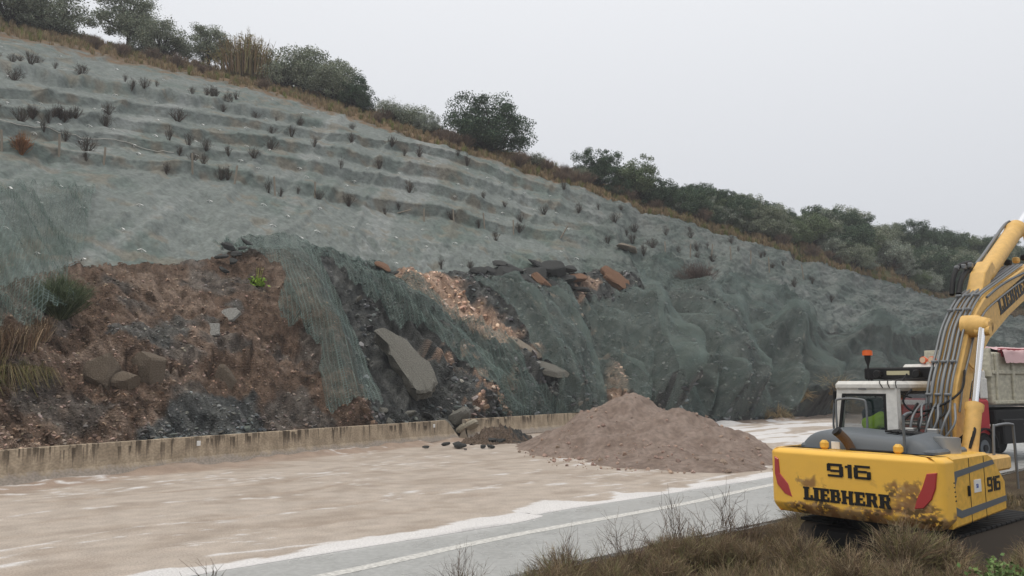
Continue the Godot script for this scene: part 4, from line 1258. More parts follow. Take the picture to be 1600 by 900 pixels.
func build_plants() -> void:
	M.bark = tri(mat(Color(0.085, 0.072, 0.06)), grain(61, 0.06, 0.6, 1.0), 2.0)
	M.leaf = vmat(0.75, 0.3)
	M.leaf.backlight = Color(0.25, 0.28, 0.16)
	M.twig = vmat(0.9, 0.2)
	M.dry = vmat(0.9, 0.2)
	M.dry.backlight = Color(0.2, 0.17, 0.1)
	# protos: height 1 unit = metres at scale 1
	var olive1 := tree("olive_tree", 11, 4.6, 5.8, OLIVE, 22000, 0.15, 0.3, true)
	var olive2 := tree("olive_tree", 12, 5.2, 5.2, OLIVE, 20000, 0.15, 0.35, false)
	var olive3 := tree("olive_tree", 19, 4.2, 6.0, OLIVE, 22000, 0.15, 0.3, true)
	var dark := tree("evergreen_tree", 13, 4.6, 6.6, DARKG, 42000, 0.14, 0.12, true)
	var dark2 := tree("evergreen_tree", 14, 5.0, 5.0, DARKG, 24000, 0.145, 0.18, true)
	var mid := tree("leafy_tree", 15, 4.8, 5.0, MIDG, 24000, 0.145, 0.2, true)
	var silver := tree("silver_bush", 16, 4.0, 5.0, SILVER, 20000, 0.15, 0.25, true)
	var sparse := tree("sparse_bush", 17, 3.2, 4.4, OLIVE, 7000, 0.14, 0.7, true)
	# along the brow, s, v, proto, metres high / proto height
	var brow := [
		[12, 11.75, olive3, 1.15, "olive tree above the upper end of the terraces, leaning out of a grassy brow"], [70, 11.8, olive1, 1.15, "wide olive tree second from the upper end of the brow"],
		[200, 11.85, olive2, 1.38, "tallest olive tree on the brow with its forked trunk showing"], [250, 11.75, olive3, 1.0, "olive tree leaning against the tallest one"], [326, 11.85, olive2, 1.05, "olive tree beside the tan reed clump, on its uphill side"],
		[440, 11.6, sparse, 1.0, "thin grey bush on the downhill side of the reed clump"], [480, 11.7, olive1, 1.22, "broad grey olive tree standing alone below the reed clump"], [522, 11.6, olive3, 1.0, "olive tree merging with the broad grey olive"], [556, 11.55, dark2, 0.82, "dark bush at the downhill end of the olives"],
		[612, 11.5, sparse, 0.75, "sparse brownish bush between the dark bush and the dense evergreen"], [645, 11.6, sparse, 0.95, "sparse grey bush close by the dense evergreen"], [668, 11.55, silver, 0.55, "small silver bush at the dense evergreen's uphill side"],
		[757, 11.45, dark, 1.22, "dense dark round evergreen standing alone against the sky"], [835, 11.5, sparse, 0.5, "tiny sparse bush below the dense evergreen"],
		[932, 11.6, dark2, 0.92, "dark pointed evergreen above a leafy tree"], [905, 11.5, sparse, 0.5, "low brownish bush uphill of the dark pointed evergreen"], [995, 11.55, mid, 1.05, "full leafy green tree at the bend of the brow"], [1022, 11.45, dark2, 0.75, "dark bush at the foot of the full leafy tree"], [965, 11.35, dark2, 0.5, "low dark bush under the pointed evergreen"],
	]
	for b in brow:
		place(b[2], surf(b[0], b[1]) - Vector3(0, 0.25, 0), rng.randf() * TAU, b[3] * 1.02, b[4], "", "tree")
	# the wood that closes the view on the right
	var kinds := [mid, silver, dark2, olive3, dark, olive1, silver, mid]
	var labels := {"leafy_tree": "mid green leafy tree in the wood beyond the slide", "silver_bush": "silver grey bushy tree in the wood beyond the slide", "evergreen_tree": "dark evergreen in the wood beyond the slide", "olive_tree": "grey olive tree in the wood beyond the slide"}
	var r := RandomNumberGenerator.new()
	r.seed = 31
	for i in 118:
		var s := r.randf_range(1060, 1640)
		var v := 11.0 + pow(r.randf(), 0.8) * 0.86
		if s < 1200: v = maxf(v, 11.35)
		var k: Node3D = kinds[r.randi() % kinds.size()]
		if v > 11.75: k = [dark2, mid, dark, olive1][r.randi() % 4]
		var sc := r.randf_range(0.5, 0.84) * (1.0 + 0.28 * ss(1100, 1400, s)) * (0.72 if v < 11.2 else 1.0)
		if v > 11.9: sc *= 1.1
		place(k, surf(s, v) - Vector3(0, 0.3, 0), r.randf() * TAU, sc, labels[String(k.get_meta("base_name"))], "trees of the far wood")
	# brown scrub along the brow
	var scrub := []
	for k in 3: scrub.append(twigs(40 + k, 1.5, 2.2, 190, [Color(0.20, 0.15, 0.12), Color(0.26, 0.19, 0.135), Color(0.15, 0.12, 0.10)], 4, 0.014))
	for i in 52:
		var s := r.randf_range(560, 1480)
		if i < 8: s = r.randf_range(20, 420)
		plant(scrub[i % 3], "brown_scrub", "leafless brown scrub on the grassy brow", "shrub", surf(s, 11.05 + r.randf() * (0.4 if s < 1000 else 0.55)), r.randf() * TAU, r.randf_range(0.6, 1.25), M.twig, "brown scrub along the brow")
	# reed clump
	var reed := nst()
	for i in 520:
		var b := Vector3(r.randfn() * 1.25, -0.2, r.randfn() * 0.7)
		var h := r.randf_range(2.2, 4.3) * exp(-pow(b.x / 3.4, 2))
		var d := Vector3(b.x * 0.32 + r.randfn() * 0.25, 0, r.randfn() * 0.3)
		tube(reed, [b, b + Vector3(0, h * 0.6, 0) + d * 0.35, b + Vector3(0, h, 0) + d], [0.03, 0.026, 0.01], 3, false, jit([Color(0.33, 0.24, 0.13), Color(0.25, 0.22, 0.10), Color(0.19, 0.13, 0.08)][i % 3], 0.3, r))
		for k in 3: leaves(reed, b + Vector3(0, h * r.randf_range(0.5, 1.0), 0) + d * r.randf_range(0.4, 1.0), 0.55, r, jit(Color(0.28, 0.24, 0.11), 0.3, r), 0.12)
	plant(reed.commit(), "reed_clump", "tan clump of tall dry reeds between two olive trees", "reeds", surf(388, 11.7), 0.5, 1.3, M.dry)
	# dry grass of the brow and the hill: one uncountable cover
	var gt := tuft(3, 26, 0.75, 0.6, 0.035, [Color(0.33, 0.235, 0.135), Color(0.25, 0.17, 0.10), Color(0.36, 0.28, 0.17), Color(0.17, 0.16, 0.07)])
	var xf := []
	var cl := []
	for i in 9000:
		var s := r.randf_range(-150, 1620)
		var v := r.randf_range(10.9, 11.98)
		if s > 1000: v = r.randf_range(10.72, 11.4)
		var nn := na.get_noise_2d(s * 0.7, v * 40.0)
		if r.randf() > 0.75 + nn * 2.0: continue
		xf.append(Transform3D(Basis(Vector3.UP, r.randf() * TAU).scaled(Vector3.ONE * r.randf_range(0.55, 1.25)), surf(s, v)))
		var g := ss(0.1, 0.35, na.get_noise_2d(s * 0.9 + 300, v * 20.0))
		cl.append(mixc(Color(1, 1, 1), Color(0.62, 0.86, 0.5), g) * r.randf_range(0.75, 1.15))
	tag(multi("dry_grass", gt, M.dry, xf, cl), "dry brown grass along the brow above the matting", "grass", "", "stuff")
	build_slope_plants(r)
	build_near_plants(r)

func build_slope_plants(r: RandomNumberGenerator) -> void:
	var dk := [Color(0.085, 0.066, 0.058), Color(0.115, 0.088, 0.075), Color(0.07, 0.068, 0.058)]
	var small := []
	for k in 5: small.append(twigs(80 + k, 1.0, [0.95, 0.7, 1.2, 0.5, 0.9][k], [34, 22, 40, 16, 28][k], dk, 4, 0.013))
	var spots := SHRUBS.duplicate()
	for i in 30: spots.append([r.randf_range(-40, 1250), r.randf_range(2.9, 10.4)])
	for i in spots.size():
		var q: Array = spots[i]
		plant(small[i % 5], "dead_shrub", "small dark dead shrub growing on the matted terraces", "shrub", surf(q[0], q[1]), r.randf() * TAU, r.randf_range(0.65, 1.25), M.twig, "dead shrubs on the terraces")
	# lines of withered plants in the upper terraces
	for i in 26:
		var s := r.randf_range(-40, 400)
		var v: float = [7.35, 7.5, 10.3, 10.35, 10.28][i % 5] + r.randf_range(-0.1, 0.1)
		if i % 5 < 2: s = r.randf_range(-40, 120)
		elif i % 5 == 2: s = r.randf_range(-30, 150)
		else: s = r.randf_range(180, 390)
		plant(small[i % 5], "withered_plant", "withered dark plant in a row along an upper terrace", "plant", surf(s, v), r.randf() * TAU, r.randf_range(0.6, 1.1), M.twig, "withered plants in terrace rows")
	plant(twigs(90, 1.1, 1.2, 150, [Color(0.32, 0.17, 0.09), Color(0.25, 0.13, 0.07)], 2, 0.016), "orange_shrub", "orange brown dead shrub beside a wooden stake", "shrub", surf(30, 3.2), 0, 1.15, M.twig)
	plant(twigs(91, 1.9, 3.6, 260, [Color(0.13, 0.095, 0.085), Color(0.10, 0.075, 0.065), Color(0.17, 0.125, 0.11)], 5, 0.014), "leafless_bush", "largest leafless bush on the netted slope behind the sand heap", "shrub", surf(1088, 2.05), 0, 1.25, M.twig)
	# wooden stakes
	var wood := tri(mat(Color(0.40, 0.35, 0.285)), grain(63, 0.05, 0.65, 1.0), 3.0)
	for q in POSTS:
		var st := nst()
		var h := r.randf_range(1.0, 1.35) * (1.0 + 0.25 * ss(900, 1200, q[0]))
		tube(st, [Vector3(0, -0.3, 0), Vector3(0.01, h * 0.5, 0), Vector3(0.0, h - 0.04, 0), Vector3(0.0, h, 0)], [0.07, 0.065, 0.065, 0.045], 7)
		var o := put(st.commit(), "wooden_stake", wood)
		o.position = surf(q[0], q[1])
		o.rotation = Vector3(r.randfn() * 0.05, 0, r.randfn() * 0.05 - (0.5 if q[0] == 875 else 0.0))
		tag(o, "leaning wooden stake at the end of the stake row" if q[0] == 875 else "thin wooden stake standing in the matted slope", "stake", "" if q[0] == 875 else "wooden stakes on the slope")
	var lg := rod("fallen_stake", [Vector3(-0.6, 0, 0), Vector3(0.6, 0.05, 0)], 0.05, wood, self)
	lg.position = surf(631, 3.1) + N0 * 0.12
	lg.rotation = Vector3(0, 0.4, 0.28)
	tag(lg, "pale wooden stake fallen flat on the terrace", "stake")
	# anchor plates with white ties that pin the matting
	var at := nst()
	bx(at, Vector3(-0.10, 0.06, 0.0), Vector3(0.16, 0.015, 0.09), 0.004, Basis(Vector3.BACK, 0.5))
	bx(at, Vector3(0.10, 0.05, 0.02), Vector3(0.15, 0.015, 0.08), 0.004, Basis(Vector3.BACK, -0.45))
	tube(at, [Vector3(0, -0.1, 0), Vector3(0, 0.1, 0)], 0.02, 6)
	var am := at.commit()
	for j in 13:
		for i in 17:
			var s := -30.0 + i * 82.0 + (j % 2) * 41.0 + r.randfn() * 9.0
			var v: float = [2.15, 2.35, 2.55, 2.72, 4.5, 6.5, 6.8, 8.3, 8.7, 10.15, 10.45, 10.65, 5.2][j] + r.randf_range(-0.06, 0.06)
			if s > 900 or r.randf() < 0.25 or (v > 9.0 and s > 520) or (j < 3 and s < 420 and s > 330): continue
			var o := put(am, "anchor_tie", M.white)
			o.position = surf(s, v) + N0 * 0.05
			o.rotation = Vector3(0.35, r.randf_range(-0.6, 0.6), r.randf_range(-0.3, 0.1))
			o.scale = Vector3.ONE * r.randf_range(0.75, 1.2)
			tag(o, "small white tie pinning the grey green matting", "tie", "white ties on the matting")
	# rope along a terrace
	var rp := []
	for k in 40: rp.append(surf(-60 + k * 8.5, 6.25 - 0.03 * k + 0.1 * sin(k * 0.5)) + N0 * 0.07)
	tag(rod("rope", rp, 0.02, mat(Color(0.5, 0.48, 0.44)), self, 5), "pale rope lying along an upper terrace of the matting", "rope")
	# on the brown mound
	var br := twigs(95, 1.5, 1.9, 900, [Color(0.12, 0.155, 0.085), Color(0.17, 0.20, 0.125), Color(0.08, 0.105, 0.06)], 3, 0.010)
	plant(br, "broom_bush", "round grey green broom bush on the brown mound", "bush", surf(92, 1.70), 0, 1.1, M.twig)
	for q in [[28, 1.42, 1.2], [-5, 1.45, 1.3], [55, 1.52, 0.9], [10, 1.55, 1.0], [-40, 1.4, 1.3], [62, 1.62, 0.8]]:
		plant(tuft(97 + int(q[0]), 170, 1.1, 1.1, 0.022, [Color(0.20, 0.14, 0.10), Color(0.30, 0.22, 0.15), Color(0.13, 0.10, 0.075), Color(0.36, 0.28, 0.19)], 1.1), "dry_grass_tuft", "tuft of tall red brown dry grass on the mound below the broom bush", "grass", surf(q[0], q[1]), 0, q[2], M.dry, "dry grass tufts on the mound")
	for q in [[35, 1.18, 1.0], [5, 1.2, 1.2], [65, 1.15, 0.8], [-30, 1.2, 1.1]]:
		plant(twigs(120 + int(q[0]), 0.5, 1.6, 240, [Color(0.20, 0.19, 0.08), Color(0.26, 0.21, 0.12), Color(0.15, 0.12, 0.08)], 2, 0.010, 1.7), "hanging_grass", "yellow green grass hanging over the edge of the mound", "grass", surf(q[0], q[1]) + N0 * 0.15, 0, q[2], M.dry, "hanging grass on the mound")
	var gp := nst()
	for i in 130: leaves(gp, Vector3(r.randfn() * 0.16, 0.16 + r.randfn() * 0.1, r.randfn() * 0.16), 0.16, r, jit(Color(0.22, 0.34, 0.05), 0.3, r), 0.6)
	for i in 5: tube(gp, [Vector3(0, -0.1, 0), Vector3(r.randfn() * 0.1, 0.7, r.randfn() * 0.1)], 0.012, 3, false, Color(0.3, 0.3, 0.1))
	plant(gp.commit(), "green_weed", "bright yellow green weed growing on top of the mound", "weed", surf(403, 1.66), 0, 1.3, M.leaf)
	# dry canes at the foot on the far right
	for q in [[1215, 0.15, 1.0], [1240, 0.25, 1.3], [1262, 0.3, 1.4], [1285, 0.35, 1.7], [1300, 0.3, 1.6], [1195, 0.1, 0.8], [1325, 0.3, 1.5]]:
		plant(twigs(140 + int(q[0]), 1.5, 2.6, 150, [Color(0.42, 0.33, 0.19), Color(0.34, 0.25, 0.14), Color(0.26, 0.20, 0.12)], 2, 0.017, 0.5), "dry_canes", "straw coloured dry canes at the foot of the netted slope", "canes", surf(q[0], q[1]), 0, q[2], M.dry, "dry canes at the slope foot")

func build_near_plants(r: RandomNumberGenerator) -> void:
	var dk := [Color(0.21, 0.15, 0.10), Color(0.31, 0.235, 0.15), Color(0.14, 0.105, 0.08), Color(0.42, 0.34, 0.22), Color(0.24, 0.23, 0.11)]
	var bush := []
	for k in 4: bush.append(twigs(200 + k, 0.95, 1.5, 300, dk, 5, 0.0055))
	var tall := []
	for k in 3: tall.append(twigs(210 + k, 1.25, 1.3, 26, [Color(0.12, 0.085, 0.065), Color(0.17, 0.125, 0.09)], 6, 0.006))
	var spots := []
	for i in 62:
		var x := r.randf_range(-0.2, 8.0)
		var e := r.randf_range(0.9, 5.5)
		spots.append([x, e])
	for q in [[2.7, 8.9], [3.1, 8.6], [3.5, 8.5], [3.9, 8.2], [2.4, 9.3], [3.0, 9.3], [3.6, 9.0], [2.2, 9.8], [4.3, 7.9], [4.8, 7.7], [2.0, 9.2], [2.7, 9.9], [5.4, 8.0], [5.1, 8.3], [5.6, 8.6], [6.0, 8.9], [6.4, 9.1], [5.9, 8.2], [6.5, 8.6], [5.0, 7.6]]:
		plant(bush[r.randi() % 4], "dry_brush", "brown dry brush growing right under the excavator's counterweight", "brush", verge_at(q[0], -q[1]), r.randf() * TAU, r.randf_range(0.32, 0.58), M.twig, "brush under the counterweight")
	for q in [[1.3, 10.6], [1.7, 11.0], [2.2, 11.2], [2.6, 11.7], [3.0, 11.9], [1.9, 10.4], [2.9, 11.2], [1.0, 10.3], [3.3, 12.3], [0.5, 9.9]]:
		plant(bush[r.randi() % 4], "dry_brush", "brown dry brush along the grey road edge", "brush", verge_at(q[0], -q[1]), r.randf() * TAU, r.randf_range(0.35, 0.62), M.twig, "brush along the road edge")
	for q in spots:
		# point e metres in from the road edge
		var z: float = -(12.55 + (q[0] - 1.17) * 0.88) + q[1] * 1.33
		if z > -4.5: continue
		if Vector2(q[0] - 5.8, -z - 11.9).length() < 2.3: continue
		var at := verge_at(q[0], z)
		var sc := r.randf_range(0.32, 0.72)
		# keep the crown of the thicket below eye level, as it grows on the bank
		plant(bush[r.randi() % 4], "dry_brush", "dense brown dry brush on the near verge", "brush", at, r.randf() * TAU, sc, M.twig, "dry brush thicket on the near verge")
	for q in [[0.7, 10.6, 0.7], [1.5, 10.9, 0.85], [2.3, 11.6, 0.9], [3.1, 12.0, 1.0], [3.6, 12.5, 0.8], [-0.6, 10.1, 0.6]]:
		plant(tall[r.randi() % 3], "bare_sapling", "bare thin twigs rising above the brush by the road edge", "shrub", verge_at(q[0], -q[1]), r.randf() * TAU, q[2], M.twig, "bare twigs by the road edge")
	# stalks at the lower edge of the view
	plant(twigs(231, 1.15, 0.22, 9, [Color(0.09, 0.07, 0.055)], 5, 0.006), "dry_stalk", "single tall dark dry stalk standing before the sanded road", "stalk", verge_at(-3.05, -8.35), 0, 0.98, M.twig)
	plant(twigs(232, 0.8, 0.9, 7, [Color(0.11, 0.09, 0.07)], 4, 0.005), "dry_stalk", "low spread of thin dark stalks beside the single tall stalk", "stalk", verge_at(-2.6, -9.0), 0, 0.75, M.twig)
	var gt := []
	for k in 3: gt.append(tuft(240 + k, 60, 0.62, 0.35, 0.008, [Color(0.17, 0.15, 0.07), Color(0.11, 0.10, 0.05), Color(0.26, 0.21, 0.12)], 0.45))
	for q in [[-1.05, 9.4, 1.0], [-0.55, 9.8, 1.0], [-0.25, 9.3, 0.9], [-1.3, 8.9, 0.9], [0.35, 10.3, 0.9], [0.1, 9.6, 1.1]]:
		plant(gt[r.randi() % 3], "grass_tuft", "thin olive green grass tuft at the verge's road side", "grass", verge_at(q[0], -q[1]), r.randf() * TAU, q[2], M.dry, "grass tufts at the road side")
	# grass and litter cover of the verge
	var g2 := tuft(250, 34, 0.30, 0.4, 0.009, [Color(0.27, 0.20, 0.115), Color(0.17, 0.125, 0.075), Color(0.12, 0.115, 0.05), Color(0.34, 0.27, 0.17)], 0.9)
	var xf := []
	var cl := []
	for i in 5200:
		var x := r.randf_range(-8.0, 13.0)
		var z := -r.randf_range(2.0, 20.0)
		var e := edge_dist(x, z)
		if e < 0.5 or e > 9.0: continue
		if r.randf() > 0.6 + na.get_noise_2d(x * 8.0, z * 8.0) * 1.5: continue
		xf.append(Transform3D(Basis(Vector3.UP, r.randf() * TAU).scaled(Vector3.ONE * r.randf_range(0.5, 1.1)), Vector3(x, verge_h(x, z, e), z)))
		cl.append(Color(1, 1, 1) * r.randf_range(0.6, 1.1))
	tag(multi("verge_grass", g2, M.dry, xf, cl), "matted dry grass covering the near verge", "grass", "", "stuff")
	# green bramble before the excavator
	for q in [[4.05, 6.95, 0.75], [4.5, 7.35, 0.7], [3.75, 7.0, 0.5], [4.8, 7.1, 0.6], [5.6, 8.1, 0.75], [5.1, 7.5, 0.7]]:
		var st := nst()
		for i in 26:
			var a := r.randf() * TAU
			var tip := Vector3(cos(a) * r.randf_range(0.15, 0.6), r.randf_range(0.25, 0.75), sin(a) * r.randf_range(0.15, 0.6))
			tube(st, [Vector3(0, -0.1, 0), tip * Vector3(0.4, 0.8, 0.4), tip], [0.006, 0.005, 0.003], 3, false, Color(0.11, 0.09, 0.05))
			for k in 12: leaves(st, tip * Vector3(0.4, 0.8, 0.4) + (tip - tip * Vector3(0.4, 0.8, 0.4)) * r.randf() + Vector3(r.randfn(), r.randfn(), r.randfn()) * 0.055, r.randf_range(0.05, 0.085), r, jit(Color(0.14, 0.21, 0.075), 0.4, r), 0.7)
		plant(st.commit(), "bramble", "green leafy bramble growing in front of the excavator", "bramble", verge_at(q[0], -q[1]), 0, q[2] * 0.78, M.leaf, "green brambles before the excavator")
# ------------------------------------------------------------------ lettering
# block letters: each a set of butted rectangles [x0, y0, x1, y1] or quads, in a cell 1 high; first number is the width
const GLYPH := {
	"L": [0.78, [0.08, 0.0, 0.40, 1.0], [0.0, 0.84, 0.08, 1.0], [0.0, 0.0, 0.08, 0.16], [0.40, 0.84, 0.48, 1.0], [0.40, 0.0, 0.74, 0.20], [0.56, 0.20, 0.74, 0.40]],
	"I": [0.50, [0.08, 0.0, 0.40, 1.0], [0.0, 0.84, 0.08, 1.0], [0.0, 0.0, 0.08, 0.16], [0.40, 0.84, 0.48, 1.0], [0.40, 0.0, 0.48, 0.16]],
	"E": [0.80, [0.08, 0.0, 0.38, 1.0], [0.0, 0.84, 0.08, 1.0], [0.0, 0.0, 0.08, 0.16], [0.38, 0.80, 0.74, 1.0], [0.38, 0.42, 0.60, 0.58], [0.38, 0.0, 0.76, 0.20], [0.60, 0.64, 0.74, 0.80], [0.60, 0.20, 0.76, 0.36]],
	"B": [0.86, [0.08, 0.0, 0.38, 1.0], [0.0, 0.84, 0.08, 1.0], [0.0, 0.0, 0.08, 0.16], [0.38, 0.82, 0.70, 1.0], [0.38, 0.43, 0.72, 0.59], [0.38, 0.0, 0.72, 0.18], [0.52, 0.59, 0.76, 0.82], [0.54, 0.18, 0.82, 0.43]],
	"H": [0.98, [0.08, 0.0, 0.36, 1.0], [0.0, 0.84, 0.08, 1.0], [0.0, 0.0, 0.08, 0.16], [0.36, 0.41, 0.56, 0.59], [0.56, 0.0, 0.84, 1.0], [0.84, 0.84, 0.92, 1.0], [0.84, 0.0, 0.92, 0.16], [0.36, 0.86, 0.41, 1.0], [0.36, 0.0, 0.41, 0.14]],
	"R": [0.92, [0.08, 0.0, 0.38, 1.0], [0.0, 0.84, 0.08, 1.0], [0.0, 0.0, 0.08, 0.16], [0.38, 0.82, 0.72, 1.0], [0.38, 0.40, 0.72, 0.56], [0.54, 0.56, 0.80, 0.82], [[0.44, 0.40], [0.70, 0.40], [0.88, 0.0], [0.58, 0.0]]],
	"9": [1.08, [0.06, 0.80, 0.94, 1.0], [0.0, 0.42, 0.22, 0.94], [0.22, 0.36, 0.76, 0.54], [0.76, 0.08, 1.0, 0.80], [0.04, 0.0, 0.94, 0.17]],
	"1": [0.56, [0.20, 0.0, 0.44, 1.0], [0.04, 0.74, 0.20, 0.90]],
	"6": [1.08, [0.06, 0.83, 0.96, 1.0], [0.0, 0.08, 0.24, 0.83], [0.24, 0.46, 0.78, 0.63], [0.78, 0.06, 1.0, 0.58], [0.06, 0.0, 0.94, 0.18]],
	"S": [0.9, [0.0, 0.8, 0.8, 1.0], [0.0, 0.4, 0.2, 0.8], [0.2, 0.4, 0.8, 0.6], [0.6, 0.0, 0.8, 0.4], [0.0, 0.0, 0.6, 0.2]],
}

func text(called: String, t: String, h: float, wide: float, m: Material, parent: Node, at: Vector3, turn := 0.0, depth := 0.006) -> MeshInstance3D:
	var full := 0.0
	for ch in t: full += GLYPH[ch][0]
	full -= 0.06
	var st := nst()
	var x := 0.0
	for ch in t:
		for q in GLYPH[ch].slice(1):
			var pts: Array = q if q[0] is Array else [[q[0], q[1]], [q[2], q[1]], [q[2], q[3]], [q[0], q[3]]]
			var pv := PackedVector2Array()
			for k in pts: pv.append(Vector2(((x + k[0]) / full - 0.5) * wide, (k[1] - 0.5) * h))
			prism(st, pv, 0.0, depth, func(u, v, w): return Vector3(u, v, w))
		x += GLYPH[ch][0]
	var o := put(st.commit(), called, m, parent)
	o.position = at
	o.rotation.y = turn
	return o

# ------------------------------------------------------------------ excavator; local: x right, -z forward
func L(r: float, f: float, h: float) -> Vector3:
	return Vector3(r, h, -f)

func side_poly(pts: Array, r0: float, r1: float, bev: float) -> ArrayMesh:
	var st := nst()
	var pv := PackedVector2Array()
	for q in pts: pv.append(Vector2(q[0], q[1]))
	prism(st, pv, r0, r1, func(u, v, w): return Vector3(w, v, -u), bev)
	return st.commit()

func build_excavator() -> void:
	var grn := grain(71, 0.02, 0.86, 1.0, 512, 5)
	M.yellow = tri(mat(Color(0.91, 0.53, 0.08), 0.42, 0.5), grn, 0.8)
	M.yellow.uv1_world_triplanar = false
	M.boomy = tri(mat(Color(0.86, 0.53, 0.16), 0.5, 0.5), grn, 0.8)
	M.boomy.uv1_world_triplanar = false
	M.dgrey = mat(Color(0.115, 0.13, 0.145), 0.5, 0.45)
	M.pipe = mat(Color(0.19, 0.20, 0.21), 0.45, 0.5)
	M.pipe.metallic = 0.35
	M.black = mat(Color(0.012, 0.012, 0.013), 0.6, 0.4)
	M.rubber = mat(Color(0.022, 0.022, 0.022), 0.8, 0.3)
	M.cabwhite = tri(mat(Color(0.78, 0.77, 0.73), 0.4, 0.5), grain(72, 0.02, 0.88, 1.0, 512, 5), 0.8)
	M.cabwhite.uv1_world_triplanar = false
	M.chrome = mat(Color(0.85, 0.85, 0.86), 0.14, 0.6)
	M.chrome.metallic = 1.0
	M.red = mat(Color(0.42, 0.035, 0.035), 0.3, 0.6)
	M.redpaint = mat(Color(0.40, 0.020, 0.028), 0.35, 0.5)
	M.glass = mat(Color(0.022, 0.04, 0.038), 0.03, 0.5)
	M.glass.transparency = BaseMaterial3D.TRANSPARENCY_ALPHA
	M.glass.albedo_color.a = 0.42
	M.ink = mat(Color(0.014, 0.013, 0.012), 0.5, 0.4)
	M.orange = mat(Color(0.75, 0.14, 0.03), 0.25, 0.5)
	M.steel = mat(Color(0.42, 0.42, 0.41), 0.4, 0.5)
	M.steel.metallic = 0.7
	var X := thing("excavator", "yellow excavator with white cab seen from its dirt-smeared rear", "excavator", Vector3(4.42, 0.0, -10.765), deg_to_rad(-50.0))
	# counterweight: swept outline, its soiling is mud with its own outline
	var out := []
	for i in 7: out.append(Vector2(-1.2, 0.95 - i * 0.1))
	for i in 13:
		var a := PI * 0.5 * i / 12.0
		out.append(Vector2(-1.02 - 0.18 * cos(a), 0.24 - 0.24 * sin(a)))
	for i in range(1, 248): out.append(Vector2(-1.02 + 2.12 * i / 248.0, -0.035 * (1.0 - pow(absf(-1.02 + 2.12 * i / 248.0) / 1.10, 2))))
	for i in 13:
		var a := PI * 0.5 * i / 12.0
		out.append(Vector2(1.10 + 0.10 * sin(a), 0.12 - 0.12 * cos(a)))
	for i in 4: out.append(Vector2(1.2, 0.16 + i * 0.06))
	var nv := 110
	var p := PackedVector3Array()
	var c := PackedColorArray()
	var yl := Color(0.91, 0.53, 0.08)
	for j in nv:
		var t := float(j) / (nv - 1)
		var h := 0.93 + t * 0.87
		var inset := 0.0
		if t < 0.16: inset = 0.10 * pow(1.0 - t / 0.16, 1.6)
		if t > 0.92: inset = 0.07 * pow((t - 0.92) / 0.08, 2.0)
		for q: Vector2 in out:
			var w := q.lerp(Vector2(q.x * 0.0, 0.6), 0.0)
			var n := Vector2(signf(q.x) if absf(q.x) > 1.1 else q.x * 0.15, -1.0 if absf(q.x) < 1.12 else -0.1)
			w -= n.normalized() * inset
			p.append(L(w.x, w.y, h))
			var n1 := na.get_noise_3d(q.x * 22.0, h * 40.0, 4.0 + q.y * 22.0)
			var n2 := na.get_noise_3d(q.x * 110.0, h * 160.0, q.y * 110.0)
			var n3 := na.get_noise_3d(q.x * 48.0 + 7, h * 30.0, q.y * 48.0)
			var n4 := na.get_noise_3d(q.x * 330.0, h * 200.0, q.y * 330.0)
			var d := (1.0 - ss(1.06, 1.15, h + n1 * 0.20)) * ss(-1.1, -0.75, q.x + n1 * 0.2)          # scraped lower band
			d = maxf(d, (1.0 - ss(0.10, 0.34, Vector2((q.x - 0.78) * 0.75, (h - 1.2) * 1.3).length() + n1 * 0.30))) # clod beside the right lamp
			d = maxf(d, 0.9 * (1.0 - ss(0.03, 0.12, Vector2((q.x - 0.74) * 0.30, h - 1.40).length() + n3 * 0.10)))
			d = maxf(d, 0.9 * (1.0 - ss(0.02, 0.10, Vector2((q.x + 0.60) * 0.35, h - 1.375).length() + n3 * 0.10)))
			var dirt := mixc(Color(0.20, 0.095, 0.045), Color(0.36, 0.23, 0.12), ss(-0.15, 0.35, n3 + n2 * 0.5))
			dirt = mixc(dirt, Color(0.055, 0.035, 0.022), ss(0.12, 0.3, -n1 + n2 * 0.4))
			var cov := clampf(d, 0, 1) * ss(-0.24, -0.08, n2 + n1 * 0.6 + n4 * 0.5 + (d - 0.55) * 0.7)
			c.append(mixc(yl * (1.0 + 0.06 * n1), dirt, cov * 0.92))
	var cm := vmat(0.45, 0.5)
	cm.roughness = 0.45
	var cw := put(grid(out.size(), nv, p, c, PackedVector2Array(), Vector3(0, 0, 1)), "counterweight", cm, X)
	for e in [[nv - 1, Vector3.UP], [0, Vector3.DOWN]]:
		var cap := nst()
		var ring := []
		for i in out.size(): ring.append(p[e[0] * out.size() + i])
		for i in out.size() - 1: face(cap, [ring[i], ring[i + 1], L(0, 0.9, ring[0].y)], e[1])
		put(cap.commit(), "top_plate" if e[0] > 0 else "bottom_plate", M.yellow, cw)
	text("model_number", "916", 0.175, 0.60, M.ink, X, L(0.04, -0.037, 1.562))
	var mk := text("maker_lettering", "LIEBHERR", 0.175, 1.20, M.ink, X, L(-0.02, -0.037, 1.222))
	mk.rotation.z = deg_to_rad(0.2)
	# tail lamps: slanted red blades in the corners
	for s in [-1, 1]:
		var poly := [Vector2(1.14, 1.63), Vector2(1.02, 1.61), Vector2(0.96, 1.44), Vector2(0.89, 1.30), Vector2(0.85, 1.17), Vector2(0.96, 1.19), Vector2(1.06, 1.30), Vector2(1.115, 1.44)] if s == 1 else [Vector2(-1.06, 1.68), Vector2(-1.0, 1.65), Vector2(-0.985, 1.45), Vector2(-0.86, 1.32), Vector2(-0.80, 1.14), Vector2(-0.92, 1.18), Vector2(-1.03, 1.30), Vector2(-1.065, 1.45)]
		var st := nst()
		prism(st, PackedVector2Array(poly), -0.03, 0.022, func(u, v, w): return Vector3(u, v, w), 0.008)
		put(st.commit(), "tail_lamp", M.red, X)
